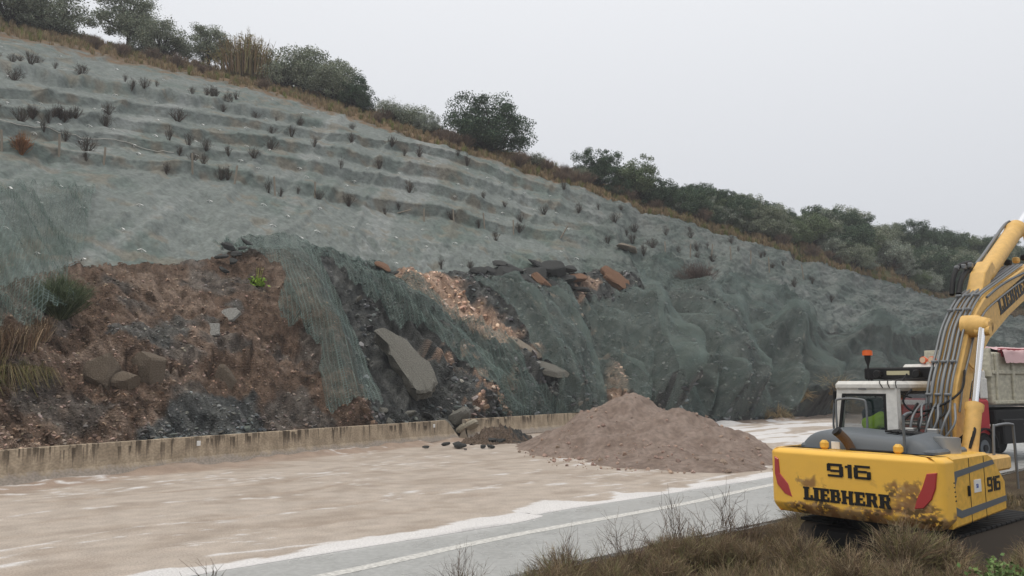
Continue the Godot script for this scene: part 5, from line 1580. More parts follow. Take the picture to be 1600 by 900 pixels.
	for r in [-0.48, 0.54]:
		var st := nst()
		bx(st, L(r, 0.32, 1.86), Vector3(0.12, 0.13, 0.10), 0.035)
		put(st.commit(), "lifting_lug", M.yellow, X)
	# right side body with doors
	var body := put(side_poly([[0.30, 0.93], [2.02, 1.0], [2.02, 1.40], [1.62, 1.74], [1.45, 1.80], [0.30, 1.80]], 0.40, 1.19, 0.03), "side_body", M.yellow, X)
	var stripe := [[0.55, 1.62], [1.62, 1.69], [1.66, 1.62], [0.62, 1.55], [0.34, 1.40], [0.28, 1.17], [0.52, 1.09], [2.015, 1.16], [2.015, 1.08], [0.5, 1.0], [0.15, 1.10], [0.20, 1.45]]
	put(side_poly([[0.33, 1.62], [1.60, 1.70], [1.66, 1.64], [0.44, 1.55], [0.36, 1.44], [0.34, 1.20], [0.52, 1.14], [2.015, 1.20], [2.015, 1.13], [0.50, 1.05], [0.32, 1.10], [0.305, 1.50]], 1.185, 1.196, 0.0), "grey_stripe", M.dgrey, body)
	for f in [0.82, 1.30]: box("door_seam", L(1.19, f, 1.36), Vector3(0.008, 0.80, 0.012), M.black, body, 0.0)
	box("door_handle", L(1.2, 0.76, 1.36), Vector3(0.03, 0.13, 0.05), M.black, body, 0.01)
	for k in 5: box("vent_slot", L(1.195, 0.345 - 0.006 * k, 1.27 + k * 0.055), Vector3(0.012, 0.022, 0.05), M.black, body, 0.004)
	text("model_number", "916", 0.19, 0.44, M.ink, body, L(1.191, 1.60, 1.385), PI / 2)
	var dec := box("sticker", L(1.194, 1.05, 1.40), Vector3(0.01, 0.16, 0.22), M.white, body, 0.002)
	text("sticker_print", "SB", 0.05, 0.07, mat(Color(0.05, 0.10, 0.35)), dec, L(1.199, 1.03, 1.40), PI / 2, 0.002)
	# left side body under the cab, deck
	put(side_poly([[0.30, 0.95], [3.0, 0.95], [3.0, 1.35], [1.45, 1.5], [1.35, 1.80], [0.30, 1.80]], -1.19, -0.42, 0.03), "side_body", M.yellow, X)
	box("deck", L(0.0, 1.7, 1.1), Vector3(1.5, 0.32, 2.6), M.yellow, X, 0.03)
	box("deck_plate", L(0.75, 1.9, 1.62), Vector3(0.85, 0.20, 0.9), M.boomy, X, 0.03)
	# engine hood
	var hp := PackedVector3Array()
	var hn := 40
	var hm := 30
	for j in hm:
		for i in hn:
			var u := -1.0 + 2.0 * i / (hn - 1)
			var w := float(j) / (hm - 1)
			var ex := pow(absf(u), 7.0)
			var ez := pow(absf(2.0 * w - 1.0), 9.0)
			var hh := 2.055 - 0.27 * ex - 0.26 * ez * (1.0 - 0.3 * w) - 0.06 * u - 0.05 * (1.0 - w)
			if u > 0.45: hh += 0.05 * ss(0.45, 0.6, u) * (1 - ex)
			hp.append(L(-0.085 + u * (0.985 - 0.05 * w), 0.42 + w * 1.0, hh))
	var hood := put(grid(hn, hm, hp, PackedColorArray(), PackedVector2Array(), Vector3.UP), "engine_hood", M.dgrey, X)
	hood.position.x = 0.10
	box("hood_skirt", L(-0.085, 0.94, 1.78), Vector3(1.9, 0.16, 0.96), M.dgrey, hood, 0.03)
	for k in 5: box("vent_slot", L(0.06 + k * 0.095, 1.02, 2.052 - 0.006 * k), Vector3(0.075, 0.03, 0.34), M.black, hood, 0.008)
	box("grab_strip", L(0.08, 0.36, 1.815), Vector3(0.62, 0.03, 0.05), M.black, hood, 0.01)
	var ex1 := rod("exhaust_pipe", curve([L(-0.25, 0.42, 1.78), L(-0.30, 0.36, 1.93), L(-0.37, 0.26, 2.05)], 8), 0.062, tri(mat(Color(0.20, 0.12, 0.07), 0.7), grain(73, 0.05, 0.5, 1.0), 4.0), X, 14)
	ex1.position.x = 0.12
	rod("outlet", [L(-0.363, 0.270, 2.038), L(-0.382, 0.243, 2.070)], 0.066, M.black, ex1, 14)
	box("white_plate", L(-0.32, 0.33, 1.86), Vector3(0.12, 0.10, 0.02), M.white, X, 0.004)
	# hoop rails
	rod("hoop_rail", curve([L(-1.0, 1.42, 1.98), L(-1.0, 1.42, 2.38), L(-0.95, 1.42, 2.47), L(-0.60, 1.42, 2.47), L(-0.53, 1.42, 2.38), L(-0.53, 1.42, 1.98)], 30), 0.017, M.pipe, X, 8).position.x = 0.13
	rod("handrail", [L(0.45, 0.42, 1.80), L(0.45, 0.42, 2.28)], 0.02, M.dgrey, X, 8).position.x = 0.13
	rod("handrail_top", curve([L(0.45, 0.42, 2.28), L(0.42, 0.6, 2.31), L(0.30, 1.0, 2.31)], 8), 0.018, M.dgrey, X, 8).position.x = 0.13
	rod("handrail", curve([L(1.05, 2.05, 1.4), L(1.05, 2.12, 2.05), L(1.05, 2.22, 2.12), L(1.05, 2.80, 2.12), L(1.05, 2.88, 2.0), L(1.05, 2.9, 1.2)], 30), 0.02, M.pipe, X, 8)
	# hydraulic filter drum
	var tk := rod("filter_drum", [L(0.72, 1.0, 1.80), L(0.72, 1.0, 1.965), L(0.72, 1.0, 1.985), L(0.72, 1.0, 2.0)], [0.165, 0.165, 0.17, 0.15], M.steel, X, 26)
	tk.position.x = 0.15
	rod("drum_foot", [L(0.72, 1.0, 1.76), L(0.72, 1.0, 1.80)], 0.12, M.black, tk, 20)
	# cab: corner posts, roof, sills, real panes
	var cab := Node3D.new()
	cab.name = "cab"
	X.add_child(cab)
	cab.position.x = 0.13
	var r0 := -1.13
	var r1 := -0.12
	var f0 := 1.5
	var f1 := 3.1
	var post := func(called: String, a: Vector3, b: Vector3, wa: float, da: float) -> void:
		var st := nst()
		var ring := func(q: Vector3) -> Array: return [q + Vector3(-wa, 0, -da), q + Vector3(wa, 0, -da), q + Vector3(wa, 0, da), q + Vector3(-wa, 0, da)]
		var A: Array = ring.call(a)
		var B: Array = ring.call(b)
		for k in 4: face(st, [A[k], A[(k + 1) % 4], B[(k + 1) % 4], B[k]], (A[k] + A[(k + 1) % 4]) * 0.5 - a)
		put(st.commit(), called, M.cabwhite, cab)
	post.call("pillar", L(r0 + 0.05, f0 + 0.04, 1.5), L(r0 + 0.15, f0 + 0.08, 2.64), 0.05, 0.05)
	post.call("pillar", L(r1 - 0.075, f0 + 0.055, 1.5), L(r1 - 0.075, f0 + 0.08, 2.64), 0.078, 0.06)
	post.call("pillar", L(r0 + 0.05, f1 - 0.05, 1.4), L(r0 + 0.13, f1 - 0.25, 2.64), 0.045, 0.045)
	post.call("pillar", L(r1 - 0.05, f1 - 0.05, 1.4), L(r1 - 0.06, f1 - 0.25, 2.64), 0.045, 0.045)
	box("roof", L((r0 + r1) * 0.5 + 0.045, (f0 + f1) * 0.5 - 0.06, 2.67), Vector3(r1 - r0 - 0.05, 0.15, f1 - f0 - 0.10), M.cabwhite, cab, 0.05)
	box("window_header", L((r0 + r1) * 0.5 + 0.03, f0 + 0.055, 2.585), Vector3(r1 - r0 - 0.30, 0.07, 0.07), M.cabwhite, cab, 0.01)
	box("lower_panel", L((r0 + r1) * 0.5, f0 + 0.06, 1.72), Vector3(r1 - r0 - 0.02, 0.5, 0.08), M.cabwhite, cab, 0.01)
	box("lower_panel", L(r0 + 0.05, (f0 + f1) * 0.5, 1.7), Vector3(0.06, 0.6, f1 - f0 - 0.1), M.cabwhite, cab, 0.01)
	box("lower_panel", L(r1 - 0.05, (f0 + f1) * 0.5, 1.66), Vector3(0.06, 0.5, f1 - f0 - 0.1), M.cabwhite, cab, 0.01)
	box("floor", L((r0 + r1) * 0.5, (f0 + f1) * 0.5, 1.38), Vector3(r1 - r0 - 0.1, 0.06, f1 - f0 - 0.1), M.black, cab, 0.0)
	box("vent_cover", L(-0.62, f0 + 0.008, 2.63), Vector3(0.12, 0.025, 0.02), M.pipe, cab, 0.004)
	# rear window with dark seal
	var wq := func(called: String, a: Vector3, b: Vector3, cc: Vector3, d: Vector3, nrm: Vector3) -> void:
		var st := nst()
		face(st, [a, b, cc, d], nrm)
		var win := put(st.commit(), called, M.glass, cab)
		var fr := nst()
		var q := [a, b, cc, d]
		var ctr := (a + b + cc + d) * 0.25
		for k in 4:
			var u: Vector3 = q[k]
			var v: Vector3 = q[(k + 1) % 4]
			var iu := u + (ctr - u).normalized() * 0.055
			var iv := v + (ctr - v).normalized() * 0.055
			face(fr, [u + nrm * 0.006, v + nrm * 0.006, iv + nrm * 0.006, iu + nrm * 0.006], nrm)
			face(fr, [iu + nrm * 0.006, iv + nrm * 0.006, iv - nrm * 0.02, iu - nrm * 0.02], ctr - iu)
		put(fr.commit(), "window_seal", M.black, win)
	wq.call("rear_window", L(r0 + 0.10, f0 + 0.012, 1.98), L(r1 - 0.155, f0 + 0.012, 1.98), L(r1 - 0.155, f0 + 0.03, 2.555), L(r0 + 0.18, f0 + 0.03, 2.555), Vector3(0, 0, 1))
	wq.call("side_window", L(r1 - 0.012, f0 + 0.12, 1.90), L(r1 - 0.012, f1 - 0.12, 1.90), L(r1 - 0.03, f1 - 0.30, 2.58), L(r1 - 0.03, f0 + 0.15, 2.58), Vector3(1, 0, 0))
	wq.call("side_window", L(r0 + 0.015, f0 + 0.10, 1.95), L(r0 + 0.015, f1 - 0.12, 1.95), L(r0 + 0.09, f1 - 0.28, 2.58), L(r0 + 0.09, f0 + 0.15, 2.58), Vector3(-1, 0, 0))
	wq.call("windscreen", L(r0 + 0.10, f1 - 0.02, 1.5), L(r1 - 0.10, f1 - 0.02, 1.5), L(r1 - 0.11, f1 - 0.22, 2.58), L(r0 + 0.18, f1 - 0.22, 2.58), Vector3(0, 0, -1))
	# seat and console
	var seat := box("seat", L(-0.66, 2.05, 2.02), Vector3(0.46, 0.62, 0.14), mat(Color(0.035, 0.05, 0.06)), cab, 0.05, Basis(Vector3.RIGHT, 0.14))
	box("headrest", L(-0.66, 1.96, 2.40), Vector3(0.26, 0.17, 0.10), mat(Color(0.03, 0.045, 0.055)), seat, 0.03)
	box("seat_cushion", L(-0.66, 2.3, 1.74), Vector3(0.48, 0.14, 0.5), mat(Color(0.035, 0.05, 0.06)), seat, 0.04)
	box("seat_base", L(-0.66, 2.3, 1.53), Vector3(0.3, 0.28, 0.34), M.black, seat, 0.02)
	box("rear_shelf", L((r0 + r1) * 0.5, f0 + 0.24, 1.96), Vector3(r1 - r0 - 0.22, 0.04, 0.28), M.dgrey, cab, 0.008)
	# light bar over the windscreen
	var bar := box("light_bar", L(-0.58, 2.72, 2.87), Vector3(1.16, 0.19, 0.10), M.black, cab, 0.02)
	for r in [-0.90, -0.28]:
		var lp := rod("work_lamp", [L(r, 2.67, 2.86), L(r, 2.58, 2.86), L(r, 2.565, 2.86)], [0.05, 0.065, 0.05], M.black, bar, 16)
	box("name_plate", L(-0.60, 2.665, 2.875), Vector3(0.36, 0.065, 0.012), mat(Color(0.45, 0.42, 0.28)), bar, 0.003)
	for r in [-1.05, -0.15]: rod("bracket", [L(r, 2.7, 2.72), L(r, 2.7, 2.86)], 0.02, M.black, bar, 6)
	for k in 3: rod("cable", curve([L(-0.35 + k * 0.15, 2.7, 2.80), L(-0.40 + k * 0.1, 1.9, 2.76), L(-0.36 + k * 0.12, 1.52, 2.74), L(-0.30 + k * 0.1, 1.49, 2.64)], 12), 0.007, M.black, cab, 5)
	var bc := rod("beacon", [L(-1.0, 2.5, 3.16), L(-1.0, 2.5, 3.18), L(-1.0, 2.5, 3.235), L(-1.0, 2.5, 3.25)], [0.075, 0.08, 0.075, 0.04], M.orange, cab, 18)
	rod("beacon_stem", [L(-1.0, 2.5, 2.72), L(-1.0, 2.5, 3.0), L(-1.0, 2.5, 3.09), L(-1.0, 2.5, 3.16)], [0.015, 0.015, 0.045, 0.05], M.black, bc, 10)
	rod("mirror_arm", curve([L(r0 + 0.02, f0 + 0.3, 1.65), L(r0 - 0.10, f0 + 0.25, 2.0), L(r0 - 0.04, f0 + 0.25, 2.55), L(r0 + 0.08, f0 + 0.25, 2.60)], 16), 0.016, M.dgrey, cab, 8)
	box("mirror", L(r0 - 0.045, f0 + 0.22, 2.50), Vector3(0.05, 0.20, 0.04), M.black, cab, 0.015)
	# boom
	var bm := Node3D.new()
	bm.name = "boom"
	X.add_child(bm)
	bm.position.x = 0.17
	var up := [[2.02, 1.45], [1.93, 1.9], [1.95, 2.34], [2.08, 2.70], [2.36, 3.10], [2.64, 3.50], [2.98, 3.80], [3.31, 4.02], [3.68, 4.17], [5.3, 4.72], [7.2, 5.05]]
	var dn := [[7.35, 4.85], [7.2, 4.65], [5.14, 4.11], [4.4, 3.83], [3.45, 3.39], [3.01, 3.09], [2.61, 2.70], [2.30, 2.11], [2.32, 1.45]]
	put(side_poly(up + dn, 0.10, 0.46, 0.02), "boom_arm", M.boomy, bm)
	rod("foot_pin", [L(-0.25, 2.15, 1.58), L(0.66, 2.15, 1.58)], 0.12, M.black, bm, 18)
	for r in [-0.01, 0.75]: put(side_poly([[1.85, 1.2], [2.5, 1.2], [2.3, 1.72], [2.0, 1.72]], r - 0.06, r + 0.06, 0.015), "boom_bracket", M.boomy, X)
	text("maker_lettering", "LIEBHERR", 0.27, 1.75, M.ink, bm, L(0.461, 4.72, 4.235), PI / 2).rotation.z = deg_to_rad(21.0)
	# hydraulic lines up the back of the boom
	for k in 6:
		var r := 0.085 + k * 0.066
		var pts := []
		for q in up.slice(1, 10): pts.append(L(r, q[0] - 0.035 - 0.015 * (k % 2), q[1] + 0.03))
		rod("hydraulic_line", curve(pts, 44), [0.020, 0.025, 0.018, 0.027, 0.024, 0.018][k], M.pipe, bm, 7)
	for q in [[1.98, 2.52], [2.25, 3.0], [2.93, 3.81], [3.3, 4.06]]:
		for k in 3: box("line_clamp", L(0.12 + k * 0.13, q[0] - 0.055, q[1] + 0.03), Vector3(0.09, 0.04, 0.045), M.pipe, bm, 0.01)
	# slender grease line on the flank
	rod("grease_line", curve([L(0.482, 2.05, 2.3), L(0.482, 2.26, 2.75), L(0.482, 2.56, 3.15), L(0.482, 2.82, 3.5), L(0.482, 3.1, 3.72), L(0.482, 3.6, 3.96), L(0.482, 5.2, 4.5), L(0.482, 6.8, 4.9)], 40), 0.016, M.pipe, bm, 6)
	rod("grease_line", curve([L(0.47, 3.4, 4.05), L(0.47, 4.4, 4.40), L(0.47, 6.8, 5.0)], 20), 0.02, M.dgrey, bm, 6)
	rod("hoop_handle", curve([L(0.45, 2.56, 3.02), L(0.50, 2.60, 2.93), L(0.52, 2.85, 2.90), L(0.45, 2.95, 2.98)], 12), 0.014, M.boomy, bm, 6)
	# hoses round the valve block
	for k in 9:
		var r := -0.05 + k * 0.075
		rod("hose", curve([L(r * 0.9 - 0.02, 1.50, 1.95), L(r - 0.05 + 0.05 * (k % 3), 1.55, 2.16 + 0.04 * (k % 2)), L(r, 1.72, 2.28 + 0.05 * (k % 3)), L(r * 0.85 + 0.02, 1.88, 2.42)], 14), 0.017, M.black if k % 3 == 0 else M.pipe, bm, 6)
	rod("hose", curve([L(-0.09, 1.86, 2.62), L(-0.15, 1.7, 2.45), L(0.0, 1.72, 2.30), L(0.3, 1.78, 2.38), L(0.5, 2.1, 2.6), L(0.49, 2.3, 2.9)], 30), 0.016, M.black, bm, 6)
	rod("hose", curve([L(-0.07, 1.8, 2.5), L(-0.22, 1.7, 2.6), L(-0.16, 1.9, 2.85)], 14), 0.012, M.black, bm, 6)
	for k in 4: rod("hose", curve([L(0.46, 2.0, 1.85 + 0.02 * k), L(0.66 + 0.02 * k, 1.9, 2.0 + 0.03 * k), L(0.70, 1.75, 1.82)], 14), 0.018, M.black, bm, 6)
	for r in [0.02, 0.34]: box("valve_block", L(r, 1.50, 1.98), Vector3(0.14, 0.20, 0.14), M.steel, bm, 0.01)
	box("valve_body", L(0.18, 1.6, 1.88), Vector3(0.55, 0.20, 0.25), M.black, bm, 0.02)
	# lift cylinders
	for r in [0.66]:
		var a := L(r, 1.78, 1.62)
		var b := L(r, 2.62, 3.60)
		var d := (b - a).normalized()
		var cy := rod("lift_cylinder", [a, a + d * 0.75, a + d * 0.78, a + d * 0.86, a + d * 0.88], [0.105, 0.105, 0.125, 0.125, 0.09], M.boomy, bm, 22)
		rod("piston_rod", [a + d * 0.86, b], 0.05, M.chrome, cy, 18)
		rod("rod_eye", [b - Vector3(0.10, 0.12, 0), b + Vector3(0.10, -0.12, 0)], 0.07, M.boomy, cy, 18)
	rod("boom_boss", [L(0.36, 2.72, 3.56), L(0.50, 2.72, 3.56), L(0.72, 2.66, 3.54), L(0.74, 2.66, 3.54)], [0.17, 0.17, 0.13, 0.08], M.boomy, bm, 26)
	for q in [[2.95, 3.70], [3.05, 3.66]]: box("lug", L(0.48, q[0], q[1]), Vector3(0.06, 0.09, 0.07), M.black if q[0] > 3 else M.boomy, bm, 0.015)
	# stick cylinder on its bracket
	put(side_poly([[3.35, 4.0], [3.95, 4.30], [4.25, 4.62], [4.12, 4.72], [3.80, 4.50], [3.62, 4.22]], 0.10, 0.34, 0.015), "cylinder_bracket", M.boomy, bm)
	var sa := L(0.2, 4.02, 4.42)
	var sb := L(0.2, 5.95, 5.58)
	var sd := (sb - sa).normalized()
	var sc := rod("stick_cylinder", [sa, sa + sd * 0.12, sa + sd * 0.15, sa + sd * 1.9, sa + sd * 1.95, sa + sd * 2.08, sa + sd * 2.1], [0.09, 0.13, 0.145, 0.145, 0.165, 0.165, 0.10], M.boomy, bm, 24)
	rod("piston_rod", [sa + sd * 2.08, sa + sd * 3.2], 0.06, M.chrome, sc, 18)
	rod("stick_line", curve([sa + Vector3(-0.15, 0.16, 0), sa + sd * 0.6 + Vector3(-0.15, 0.13, 0), sa + sd * 1.8 + Vector3(-0.14, 0.15, 0), sa + sd * 1.95 + Vector3(-0.05, 0.19, 0)], 20), 0.028, M.pipe, sc, 8)
	rod("stick_line", curve([L(0.0, 3.3, 4.12), L(-0.02, 3.45, 4.4), L(-0.02, 3.7, 4.62), L(0.0, 4.1, 4.72)], 20), 0.04, M.black, sc, 8)
	rod("stick_line", curve([L(0.10, 3.3, 4.12), L(0.08, 3.5, 4.36), L(0.05, 3.85, 4.55), L(0.05, 4.2, 4.68)], 20), 0.045, M.black, sc, 8)
	for k in 3: box("line_joint", L(-0.02 + k * 0.06, 3.62 + k * 0.12, 4.58 + k * 0.03), Vector3(0.07, 0.09, 0.09), M.pipe, sc, 0.015)
	for k in 5: box("boom_fitting", L(0.02 + k * 0.08, 5.0 + 0.16 * k, 4.72 + 0.05 * k), Vector3(0.10, 0.10, 0.12), M.boomy if k % 2 else M.black, bm, 0.02)
	# stick and bucket, beyond the picture
	put(side_poly([[6.6, 5.5], [6.9, 5.6], [7.6, 4.7], [7.9, 2.2], [7.7, 2.15], [7.1, 4.4]], 0.04, 0.38, 0.02), "stick", M.boomy, bm)
	put(side_poly([[7.6, 2.2], [8.0, 2.2], [7.9, 1.5], [7.3, 0.95], [6.7, 1.05], [6.75, 1.15], [7.2, 1.2], [7.5, 1.6]], -0.25, 0.65, 0.02), "bucket", M.dgrey, bm)
	# crawler tracks
	for r in [-0.8, 0.8]:
		var st := []
		for i in 15: st.append([3.45 + 0.36 * sin(PI * i / 14.0), 0.40 + 0.36 * cos(PI * i / 14.0)])
		for i in 15: st.append([0.75 - 0.36 * sin(PI * i / 14.0), 0.40 - 0.36 * cos(PI * i / 14.0)])
		var tr := put(side_poly(st, r - 0.22, r + 0.22, 0.02), "track", mat(Color(0.10, 0.082, 0.065), 0.9), X)
		for i in 17:
			for e in [0.765, 0.035]: box("track_shoe", L(r, 0.66 + i * 0.18, e), Vector3(0.5, 0.045, 0.165), M.rubber, tr, 0.012)
	box("undercarriage", L(0, 1.2, 0.55), Vector3(1.6, 0.35, 1.6), M.black, X, 0.05)
	rod("slew_ring", [L(0, 1.2, 0.70), L(0, 1.2, 0.98)], 0.62, M.black, X, 30)
	box("belly_plate", L(0, 1.3, 0.935), Vector3(1.7, 0.05, 1.7), M.black, X, 0.01)
	# folded jacket on the shelf behind the seat: lies in the cab, a thing of its own
	var jn := 30
	var jp := PackedVector3Array()
	for j in jn:
		for i in jn * 2:
			var a := TAU * i / (jn * 2 - 1.0)
			var b := PI * j / (jn - 1.0)
			var e := func(x: float) -> float: return signf(x) * pow(absf(x), 0.6)
			var q := Vector3(e.call(sin(b) * cos(a)) * 0.19, e.call(cos(b)) * 0.125, e.call(sin(b) * sin(a)) * 0.09)
			q *= 1.0 + 0.16 * na.get_noise_3d(q.x * 60.0, q.y * 60.0, q.z * 60.0)
			q.y += 0.04 * sin(q.x * 14.0)
			jp.append(q)
	var jk := put(grid(jn * 2, jn, jp, PackedColorArray(), PackedVector2Array(), Vector3(0, 0, 1)), "safety_jacket", mat(Color(0.42, 0.72, 0.04), 0.8))
	jk.transform = X.transform * Transform3D(Basis.IDENTITY, L(-0.40, f0 + 0.20, 2.13))
	tag(jk, "folded lime yellow safety jacket behind the excavator's rear window", "jacket")

# ------------------------------------------------------------------ tipper truck; local: x to its left side, z forward... (front face at z = 0)
func build_truck() -> void:
	var T := thing("tipper_truck", "red and white tipper truck with beige body standing behind the excavator", "truck", Vector3(14.3, 0.0, -28.2), atan2(-0.87, 0.49))
	# local: +z is forward, +x is its left side, y up; front face near z = 0
	var cab := Node3D.new()
	cab.name = "cab"
	T.add_child(cab)
	box("lower_cab", Vector3(0, 1.55, -1.0), Vector3(2.45, 1.35, 2.0), M.redpaint, cab, 0.12)
	box("upper_cab", Vector3(0, 2.98, -1.08), Vector3(2.35, 0.55, 1.84), M.cabwhite, cab, 0.12)
	box("roof_fairing", Vector3(0, 3.30, -1.2), Vector3(2.1, 0.22, 1.4), M.cabwhite, cab, 0.09)
	var gl := mat(Color(0.014, 0.016, 0.018), 0.08, 0.6)
	for x in [-1.13, 1.13]:
		box("pillar", Vector3(x, 2.55, -0.14), Vector3(0.10, 0.75, 0.12), M.cabwhite, cab, 0.03)
		box("pillar", Vector3(x, 2.55, -1.78), Vector3(0.12, 0.75, 0.42), M.cabwhite, cab, 0.05)
		box("side_window", Vector3(x * 1.005, 2.58, -0.88), Vector3(0.05, 0.74, 1.36), gl, cab, 0.02)
		box("door_handle", Vector3(x * 1.09, 1.95, -1.5), Vector3(0.04, 0.06, 0.2), M.black, cab, 0.01)
		box("mirror", Vector3(x * 1.18, 2.75, -0.02), Vector3(0.14, 0.5, 0.22), M.black, cab, 0.04)
	box("windscreen", Vector3(0, 2.60, -0.13), Vector3(2.1, 0.82, 0.06), gl, cab, 0.02)
	box("sun_visor", Vector3(0, 3.06, 0.08), Vector3(2.15, 0.20, 0.22), M.black, cab, 0.03)
	box("rear_wall", Vector3(0, 2.4, -1.96), Vector3(2.3, 0.9, 0.06), M.cabwhite, cab, 0.01)
	# striped front
	for k in 3: box("front_band", Vector3(0, 2.06 - k * 0.36, 0.01), Vector3(2.2, 0.17, 0.06), M.cabwhite if k != 1 else M.redpaint, cab, 0.02)
	for k in 4: box("grille_bar", Vector3(0, 1.50 - k * 0.11, 0.03), Vector3(1.7, 0.05, 0.05), M.black, cab, 0.01)
	box("bumper", Vector3(0, 0.72, -0.12), Vector3(2.45, 0.5, 0.36), M.cabwhite, cab, 0.08)
	for x in [-0.9, 0.9]: box("headlamp", Vector3(x, 0.98, 0.06), Vector3(0.42, 0.2, 0.06), M.steel, cab, 0.03)
	for x in [-0.2, 0.12]:
		var l := rod("roof_lamp", [Vector3(x, 3.55, -0.72), Vector3(x, 3.55, -0.55), Vector3(x, 3.55, -0.50)], [0.07, 0.13, 0.12], M.orange, cab, 16)
		rod("lens", [Vector3(x, 3.55, -0.505), Vector3(x, 3.55, -0.485)], 0.10, mat(Color(0.75, 0.55, 0.40), 0.2), l, 16)
		rod("lamp_foot", [Vector3(x, 3.36, -0.62), Vector3(x, 3.50, -0.62)], 0.03, M.black, l, 6)
	# arches and wheels
	for x in [-1.1, 1.1]:
		for z in [-1.45, -4.9, -6.3]:
			var w := Node3D.new()
			w.name = "wheel"
			T.add_child(w, true)
			rod("tyre", [Vector3(x - 0.15, 0.52, z), Vector3(x - 0.13, 0.52, z), Vector3(x + 0.13, 0.52, z), Vector3(x + 0.15, 0.52, z)], [0.44, 0.52, 0.52, 0.44], M.rubber, w, 32)
			rod("rim", [Vector3(x + 0.14 * signf(x), 0.52, z), Vector3(x + 0.165 * signf(x), 0.52, z)], [0.30, 0.26], M.dgrey, w, 24)
			rod("hub", [Vector3(x + 0.15 * signf(x), 0.52, z), Vector3(x + 0.21 * signf(x), 0.52, z)], 0.12, M.black, w, 16)
		var st := nst()
		for i in 12:
			var a := PI * i / 12.0
			var b := PI * (i + 1) / 12.0
			bx(st, Vector3(x * 1.04, 0.52 + sin((a + b) * 0.5) * 0.66, -1.45 + cos((a + b) * 0.5) * 0.66), Vector3(0.42, 0.04, 0.19), 0.0, Basis(Vector3.RIGHT, (a + b) * 0.5 * -1.0 + PI * 0.5))
		put(st.commit(), "wheel_arch", M.black, T)
		box("chassis_rail", Vector3(x * 0.4, 0.95, -4.0), Vector3(0.14, 0.28, 7.2), M.black, T, 0.02)
		box("side_box", Vector3(x * 0.98, 1.05, -3.2), Vector3(0.5, 0.85, 1.3), M.black, T, 0.04)
		box("mud_flap", Vector3(x, 0.7, -2.2), Vector3(0.5, 0.7, 0.03), M.rubber, T, 0.005)
	box("dark_sill", Vector3(0, 1.55, -4.9), Vector3(2.4, 0.5, 5.2), M.black, T, 0.04)
	# beige tipping body
	var bg := tri(mat(Color(0.70, 0.67, 0.54), 0.7, 0.4), grain(81, 0.02, 0.72, 1.0, 512, 5), 0.5)
	var body := box("tipper_body", Vector3(0, 2.9, -5.0), Vector3(2.4, 1.85, 5.5), bg, T, 0.05)
	for k in 6: box("rib", Vector3(1.24, 2.9, -2.5 - k * 1.0), Vector3(0.09, 1.8, 0.13), bg, body, 0.02)
	for k in 2: box("side_rail", Vector3(1.23, 2.06 + k * 1.05, -5.0), Vector3(0.08, 0.12, 5.5), bg, body, 0.02)
	box("headboard", Vector3(0.0, 3.45, -2.2), Vector3(2.46, 1.0, 0.10), bg, body, 0.02)
	# tarpaulin over the load
	var p := PackedVector3Array()
	for j in 40:
		for i in 60:
			var u := i / 59.0
			var x := lerpf(-1.6, 1.6, u)
			var z := -2.75 - j / 39.0 * 5.0
			var y := 3.98 + 0.10 * cos(x * 1.9) - 1.6 * maxf(0.0, absf(x) - 1.33) + 0.05 * na.get_noise_2d(x * 40.0, z * 40.0)
			if absf(x) > 1.33: x = signf(x) * (1.33 + (absf(x) - 1.33) * 0.35 + 0.03 * sin(z * 6.0))
			p.append(Vector3(x, y, z))
	put(grid(60, 40, p), "tarpaulin", mat(Color(0.62, 0.42, 0.43), 0.7), body)
	box("load_board", Vector3(1.16, 3.82, -5.2), Vector3(0.16, 0.3, 4.6), mat(Color(0.30, 0.05, 0.06)), body, 0.02)

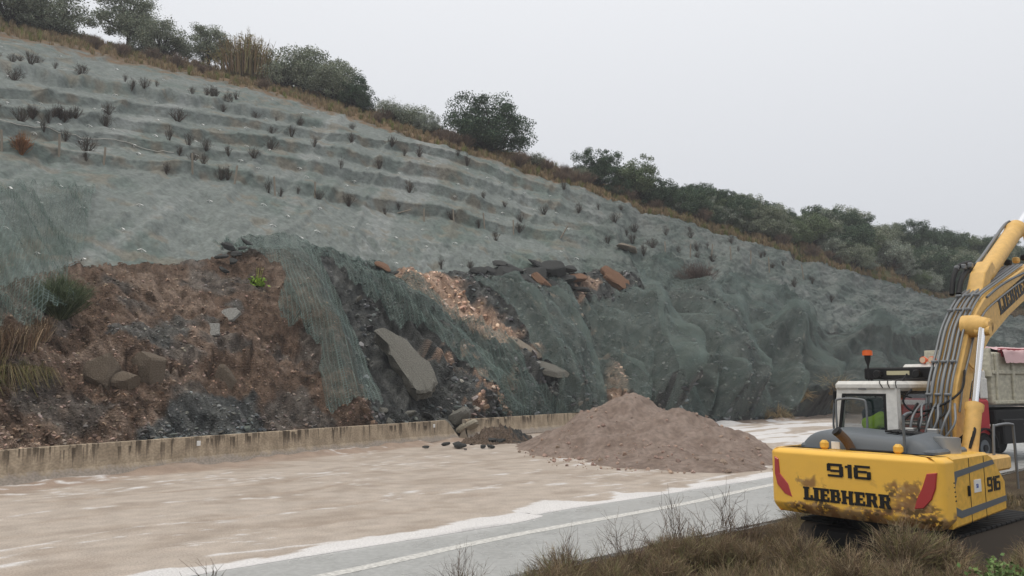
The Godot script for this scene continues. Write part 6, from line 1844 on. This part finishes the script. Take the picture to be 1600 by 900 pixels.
# ------------------------------------------------------------------ put together
func _ready() -> void:
	rng.seed = 7
	na.seed = 3
	na.frequency = 0.1
	na.fractal_octaves = 3
	nb.seed = 9
	nb.frequency = 0.02
	nb.fractal_octaves = 3
	nr.seed = 15
	nr.frequency = 0.1
	nr.fractal_octaves = 2
	nf.seed = 21
	nf.frequency = 0.02
	nf.fractal_octaves = 1
	var cam := Camera3D.new()
	cam.name = "camera"
	cam.fov = rad_to_deg(2.0 * atan(450.0 / 1250.0))
	cam.position = Vector3(0, 2.7, 0)
	cam.rotation.x = atan(150.0 / 1250.0)
	cam.near = 0.1
	cam.far = 5000.0
	cam.current = true
	add_child(cam)
	var sky := ProceduralSkyMaterial.new()
	sky.sky_top_color = Color(1.16, 1.16, 1.16)
	sky.sky_horizon_color = Color(0.80, 0.813, 0.838)
	sky.sky_curve = 1.2
	sky.ground_bottom_color = Color(0.45, 0.43, 0.40)
	sky.ground_horizon_color = Color(0.80, 0.80, 0.80)
	sky.sun_angle_max = 1.0
	var s := Sky.new()
	s.sky_material = sky
	var env := Environment.new()
	env.background_mode = Environment.BG_SKY
	env.sky = s
	env.background_energy_multiplier = 1.0
	env.tonemap_mode = Environment.TONE_MAPPER_LINEAR
	env.tonemap_exposure = 1.08
	env.sdfgi_enabled = true
	env.ssao_enabled = true
	env.ssil_enabled = true
	env.fog_enabled = true
	env.fog_density = 0.0008
	env.fog_light_color = Color(0.88, 0.89, 0.91)
	var we := WorldEnvironment.new()
	we.name = "world_environment"
	we.environment = env
	add_child(we)
	var sun := DirectionalLight3D.new()
	sun.name = "sun"
	sun.light_energy = 0.5
	sun.light_color = Color(1.0, 0.98, 0.95)
	sun.light_angular_distance = 40.0
	sun.shadow_enabled = true
	sun.rotation = Vector3(deg_to_rad(-72), deg_to_rad(-60), 0)
	add_child(sun)
	M.white = mat(Color(0.78, 0.78, 0.76), 0.5)
	prep_rows()
	build_slope()
	print("slope ", Time.get_ticks_msec())
	build_road()
	print("road ", Time.get_ticks_msec())
	build_verge()
	build_nets()
	print("nets ", Time.get_ticks_msec())
	build_rocks()
	print("rocks ", Time.get_ticks_msec())
	build_excavator()
	build_truck()
	print("machines ", Time.get_ticks_msec())
	build_plants()
	print("plants ", Time.get_ticks_msec())
